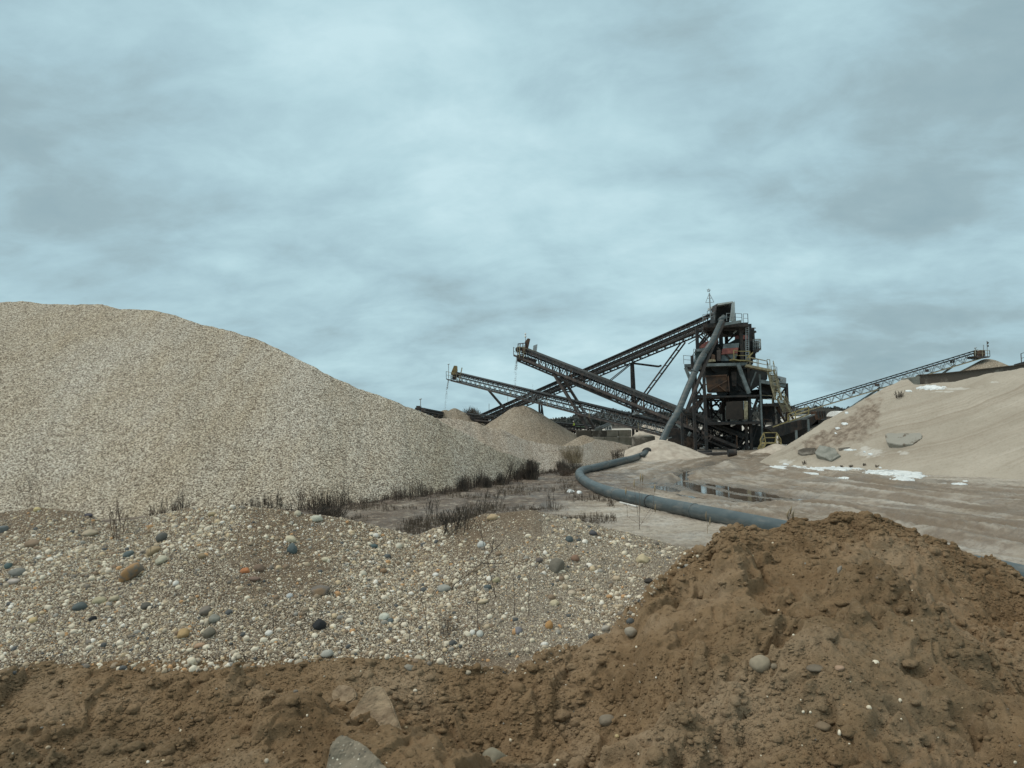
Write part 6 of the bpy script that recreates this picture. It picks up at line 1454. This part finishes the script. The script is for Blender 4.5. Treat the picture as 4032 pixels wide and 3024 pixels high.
bush(z4, 690, 1690, 210, 170, 90, m_twigd, 'sparse dark bush at the heap foot, left of the weed row', seed=6, r0=.014)
bush(z4, 900, 1640, 170, 110, 60, m_twigd, 'narrow dark stems next to the sparse bush at the heap foot', seed=7, r0=.014)
bush(z4, 1010, 1640, 150, 140, 90, m_twigd, 'dark tuft midway along the weed row at the heap foot', seed=8, r0=.014)
bush(z4, 1170, 1610, 170, 120, 80, m_twigd, 'dark tuft left of the slanting twiggy sapling', seed=9, r0=.014)
bush(z4, 1240, 1600, 330, 150, 14, m_twigd, 'slanting twiggy sapling before the tallest shrub', name='sapling', cat='sapling', seed=10, r0=.02, branch=7, lean=(.35, 0))
bush(z4, 1380, 1560, 150, 120, 70, m_twigd, 'dark tuft touching the left side of the tallest shrub', seed=11, r0=.014)
bush(z4, 1960, 1500, 110, 300, 160, m_twig, 'low brown weeds right of the tallest shrub', seed=12, r0=.014)
bush(z6, 150, 1010, 130, 280, 160, m_twigd, 'brown weed clump just left of the pipe bend', seed=13, r0=.016)
bush(fa, 2120, 225, 75, 260, 330, m_twigd, 'dense near-black clump of weeds at the heap foot left of the weed row', seed=14, r0=.012, surfs=('ground', 'pile'))
bush(fa, 1990, 170, 170, 230, 45, m_twig, 'tall thin stems rising out of the left of the near-black clump', seed=15, r0=.012, surfs=('ground', 'pile'))
bush(fa, 1800, 150, 110, 60, 22, m_twigd, 'small thin bush left of the near-black clump on the heap foot', seed=16, r0=.012, surfs=('ground', 'pile'))
bush(fa, 1715, 140, 70, 40, 14, m_twigd, 'smallest sprig left of the near-black clump', seed=17, r0=.012, surfs=('ground', 'pile'))
bush(fa, 190, 160, 330, 190, 9, m_twig, 'slender bare sapling on the crest at the far left', name='sapling', cat='sapling', seed=18, r0=.009, branch=9, surfs=('bank', 'pile', 'ground'))
bush(fa, 765, 355, 310, 120, 8, m_twig, 'thin wispy sapling in the crest notch of the left gravel', name='sapling', cat='sapling', seed=19, r0=.005, branch=7, surfs=('bank',))
bush(fb, 745, 300, 190, 330, 26, m_twigd, 'dark leafy dead weed behind the valley between the gravel mounds', seed=20, r0=.008, branch=7, surfs=('bank', 'ground'))
bush(fb, 560, 240, 230, 160, 14, m_twigd, 'tall thin dark weed left of the leafy dead weed behind the valley', seed=40, r0=.012, branch=6, surfs=('ground',))
bush(fb, 900, 230, 260, 260, 16, m_twigd, 'wide branching dead weed right of the leafy dead weed behind the valley', seed=41, r0=.012, branch=8, surfs=('ground',), lean=(.3, 0))
bush(fb, 1340, 190, 160, 110, 12, m_twigd, 'thin dark weeds behind the crest of the right mound', seed=21, r0=.012, branch=4, surfs=('ground',))
bush(fb, 680, 975, 210, 150, 34, m_twig, 'fan of fine reddish stems on the lower right mound', name='stem_tuft', cat='dry plant', seed=22, r0=.0022, branch=1, surfs=('bank',))
bush(z5, 265, 1190, 45, 40, 16, m_twigd, 'tiny dead sprig at the foot of the sand hill', seed=23, r0=.02, surfs=('hill', 'ground'))
bush(z5, 1110, 600, 75, 90, 26, m_twigd, 'small dead sprig high on the sand hill near the pale block', seed=24, r0=.02, surfs=('hill',))
bush(z2, 380, 1190, 190, 170, 120, m_twig, 'rusty brown weeds among the front tower columns', seed=25, r0=.02, surfs=('ground',))
for i, (x, y) in enumerate(((590, 1216), (680, 1212), (905, 1212), (800, 1198))): bush(z5, x, y, 26, 40, 18, m_twigd, ['first dark tuft at the hill foot below the tilted slab', 'largest dark tuft at the hill foot above the snow', 'last dark tuft on the right at the hill foot', 'tiny tuft between two others at the hill foot'][i], seed=30+i, r0=.025, surfs=('hill', 'ground'))
def stalk(f, stems, label, r0, mat=None, surfs=('bank',), heads=False, seed=0, name='dry_stalk'):
    x, y = stems[0][0]; l, _ = hit(*f(x, y), list(surfs)); D = l.y; S = []; rr = random.Random(seed)
    for st_ in stems:
        pts = [np.array(Q(f, px, py, D-.02*i)) for i, (px, py) in enumerate(st_)]
        pts = [p if i == 0 and st_ is not stems[0] else p for i, p in enumerate(pts)]
        S.append((pts, r0 if st_ is stems[0] else r0*.7))
        for q0, q1 in zip(pts[:-1], pts[1:]):
            for b in range(2):
                t = rr.uniform(.2, .9); q = q0*(1-t)+q1*t; L_ = np.linalg.norm(q1-q0)*rr.uniform(.12, .3); S.append(([q, q+np.array([rr.choice((-1, 1))*.55, rr.gauss(0, .3), .7])*L_], r0*.5))
    V, F = tube_arrays(S, 4); o = from_arrays(name, V, F, mat or m_twig, loc=tuple(l)); tag(o, label, 'dry plant', 'dry stalks on the banks')
    if heads:
        hs = MB()
        for st_ in stems:
            e = Q(f, *st_[-1], D-.02*(len(st_)-1)); L_ = .16*D/30; hs.tube([e-Vector((0, 0, L_)), e, e+Vector((.02, 0, L_*1.2))], [r0*.8, r0*3.2, r0*.5], 6)
        hs.build('seed_heads', m_reed, o, smooth=True)
stalk(fb, [[(700, 690), (720, 655), (830, 580), (900, 515), (960, 450), (1005, 405)], [(900, 520), (1000, 525), (1080, 515)], [(960, 450), (975, 350)], [(985, 430), (1040, 370)]], 'bare fallen branch leaning up rightwards out of the gravel', .008, m_twigd, name='dead_branch')
stalk(fb, [[(985, 740), (965, 650), (930, 500), (900, 360), (872, 190)], [(930, 500), (985, 390)], [(900, 360), (860, 250)]], 'tall thin stalk rising left of the mound centre past the whitish cobble', .0045)
stalk(fb, [[(1107, 855), (1103, 640), (1112, 500), (1100, 395)], [(1105, 640), (1080, 560)]], 'straight stalk right of the fallen branch', .0035)
stalk(fb, [[(1200, 858), (1200, 740), (1207, 600)]], 'shorter straight stalk, the rightmost on the mound slope', .0035)
stalk(fb, [[(552, 1045), (535, 880), (505, 740), (492, 600)], [(520, 800), (490, 700)]], 'tall stalk rooted at the soil edge in the valley', .0038, surfs=('bank', 'soil'))
stalk(fb, [[(872, 945), (866, 780), (862, 560)], [(868, 800), (840, 640)]], 'pair of upright stalks above the two egg pebbles', .0038)
stalk(fb, [[(430, 1040), (432, 960), (445, 870)], [(432, 960), (400, 880)]], 'short forked sprig at the soil edge left of the tall stalk', .003, surfs=('bank', 'soil'))
stalk(fa, [[(968, 610), (972, 420), (960, 300), (950, 200)], [(972, 440), (985, 360)]], 'pale single stalk above the largest leaning cobble', .0035, m_reed)
stalk(fa, [[(1765, 970), (1762, 850), (1775, 740)], [(1765, 880), (1850, 820)]], 'low dark twig left of the jet black rock', .003, m_twigd)
stalk(fa, [[(1585, 1150), (1570, 1110), (1560, 1075)], [(1575, 1120), (1640, 1140)]], 'little black twig at the soil edge', .005, m_twigd, surfs=('bank', 'soil'))
stalk(z6, [[(878, 1622), (878, 1480), (880, 1300), (890, 1050)], [(878, 1560), (750, 1480), (730, 1200)], [(875, 1580), (980, 1480), (1050, 1390)], [(865, 1480), (838, 1300), (820, 1120)], [(880, 1400), (905, 1250), (912, 1060)], [(900, 1550), (1030, 1350), (1045, 1170)]],
      'many stemmed weed with seed heads standing before the pipe', .012, m_twig, ('ground', 'bank'), True, 5)
stalk(z6, [[(1618, 1659), (1618, 1560), (1602, 1470)], [(1622, 1600), (1645, 1530)]], 'pale thin stalk with seed heads at the left edge of the brown mound', .010, m_reed, ('bank', 'soil', 'ground'), True, 6)
stalk(fc, [[(690, 62), (700, 20), (705, -5)], [(692, 55), (720, 25)], [(690, 60), (685, 25)]], 'small leafy sprig on top of the brown mound against the pipe', .004, m_twigd, ('soil', 'ground', 'bank'), True, 7)

def weeds():
    rr = random.Random(11); S = []; S2 = []
    wl = [G(*p) for p in [(600, 2055), (1240, 2012), (1450, 1985), (1600, 1966), (1800, 1935), (2000, 1898), (2150, 1868), (2240, 1850)]]
    for a, b in list(zip(wl[:-1], wl[1:]))*2:
        L_ = (b-a).length
        for i in range(int(L_*17)):
            t = rr.random(); p = a.lerp(b, t)+Vector((rr.gauss(0, .3), rr.gauss(.2, .7), 0)); k = .4+.6*max(0, math.sin(p.x*1.7)+.3*math.sin(p.x*5))
            S += twigs((p.x, p.y, 0), rr.uniform(.3, 1.6)*k, .15, 3, .014, rr, 2)
    for i in range(10000):
        px = rr.uniform(1250, 2420); py = rr.uniform(1880, 2160)
        if py < np.interp(px, [1240, 1600, 2000, 2300], [2010, 1965, 1895, 1850])+4 or (px > 2270 and py < 1960): continue
        p = G(px, py); k = float(vn(np.array([p.x*.5]), np.array([p.y*.5]), 3)[0])
        if k < -.1: continue
        S2 += twigs((p.x, p.y, 0), rr.uniform(.08, .34)*(1+k), .12, 3, .012, rr, 1)
    h_ = len(S)//2//9*9; V, F = tube_arrays(S[:h_]); tag(from_arrays('dead_weeds', V, F, m_twigd), kind='stuff'); V, F = tube_arrays(S[h_:]); tag(from_arrays('dead_weeds', V, F, m_twig), kind='stuff')
    V, F = tube_arrays(S2); tag(from_arrays('ground_weeds', V, F, simple('reddish_ground_weeds', (.06, .045, .033), (.17, .13, .09), 1.2, .95)), kind='stuff')
    # scrub behind the small cone
    S3 = []
    for i in range(300):
        f = rr.random(); p = Q(z4, 680+300*f, 775, 190+rr.uniform(0, 12)); S3 += twigs((p.x, p.y, p.z-2), 2+3.2*math.sin(math.pi*min(1, f*1.1+.05))*rr.uniform(.6, 1.1), 1.3, 4, .045, rr, 4)
    V, F = tube_arrays(S3); tag(from_arrays('scrub', V, F, m_twigd), kind='stuff')
weeds()
# white strip of plastic near pipe
a, b = G(*z6(665, 1330)), G(*z6(850, 1378)); tag(MB().bar(a+Vector((0, 0, .06)), b+Vector((0, 0, .06)), .09, .05).build('plastic_strip', m_white), 'thin white plastic strip lying before the pipe', 'strip')
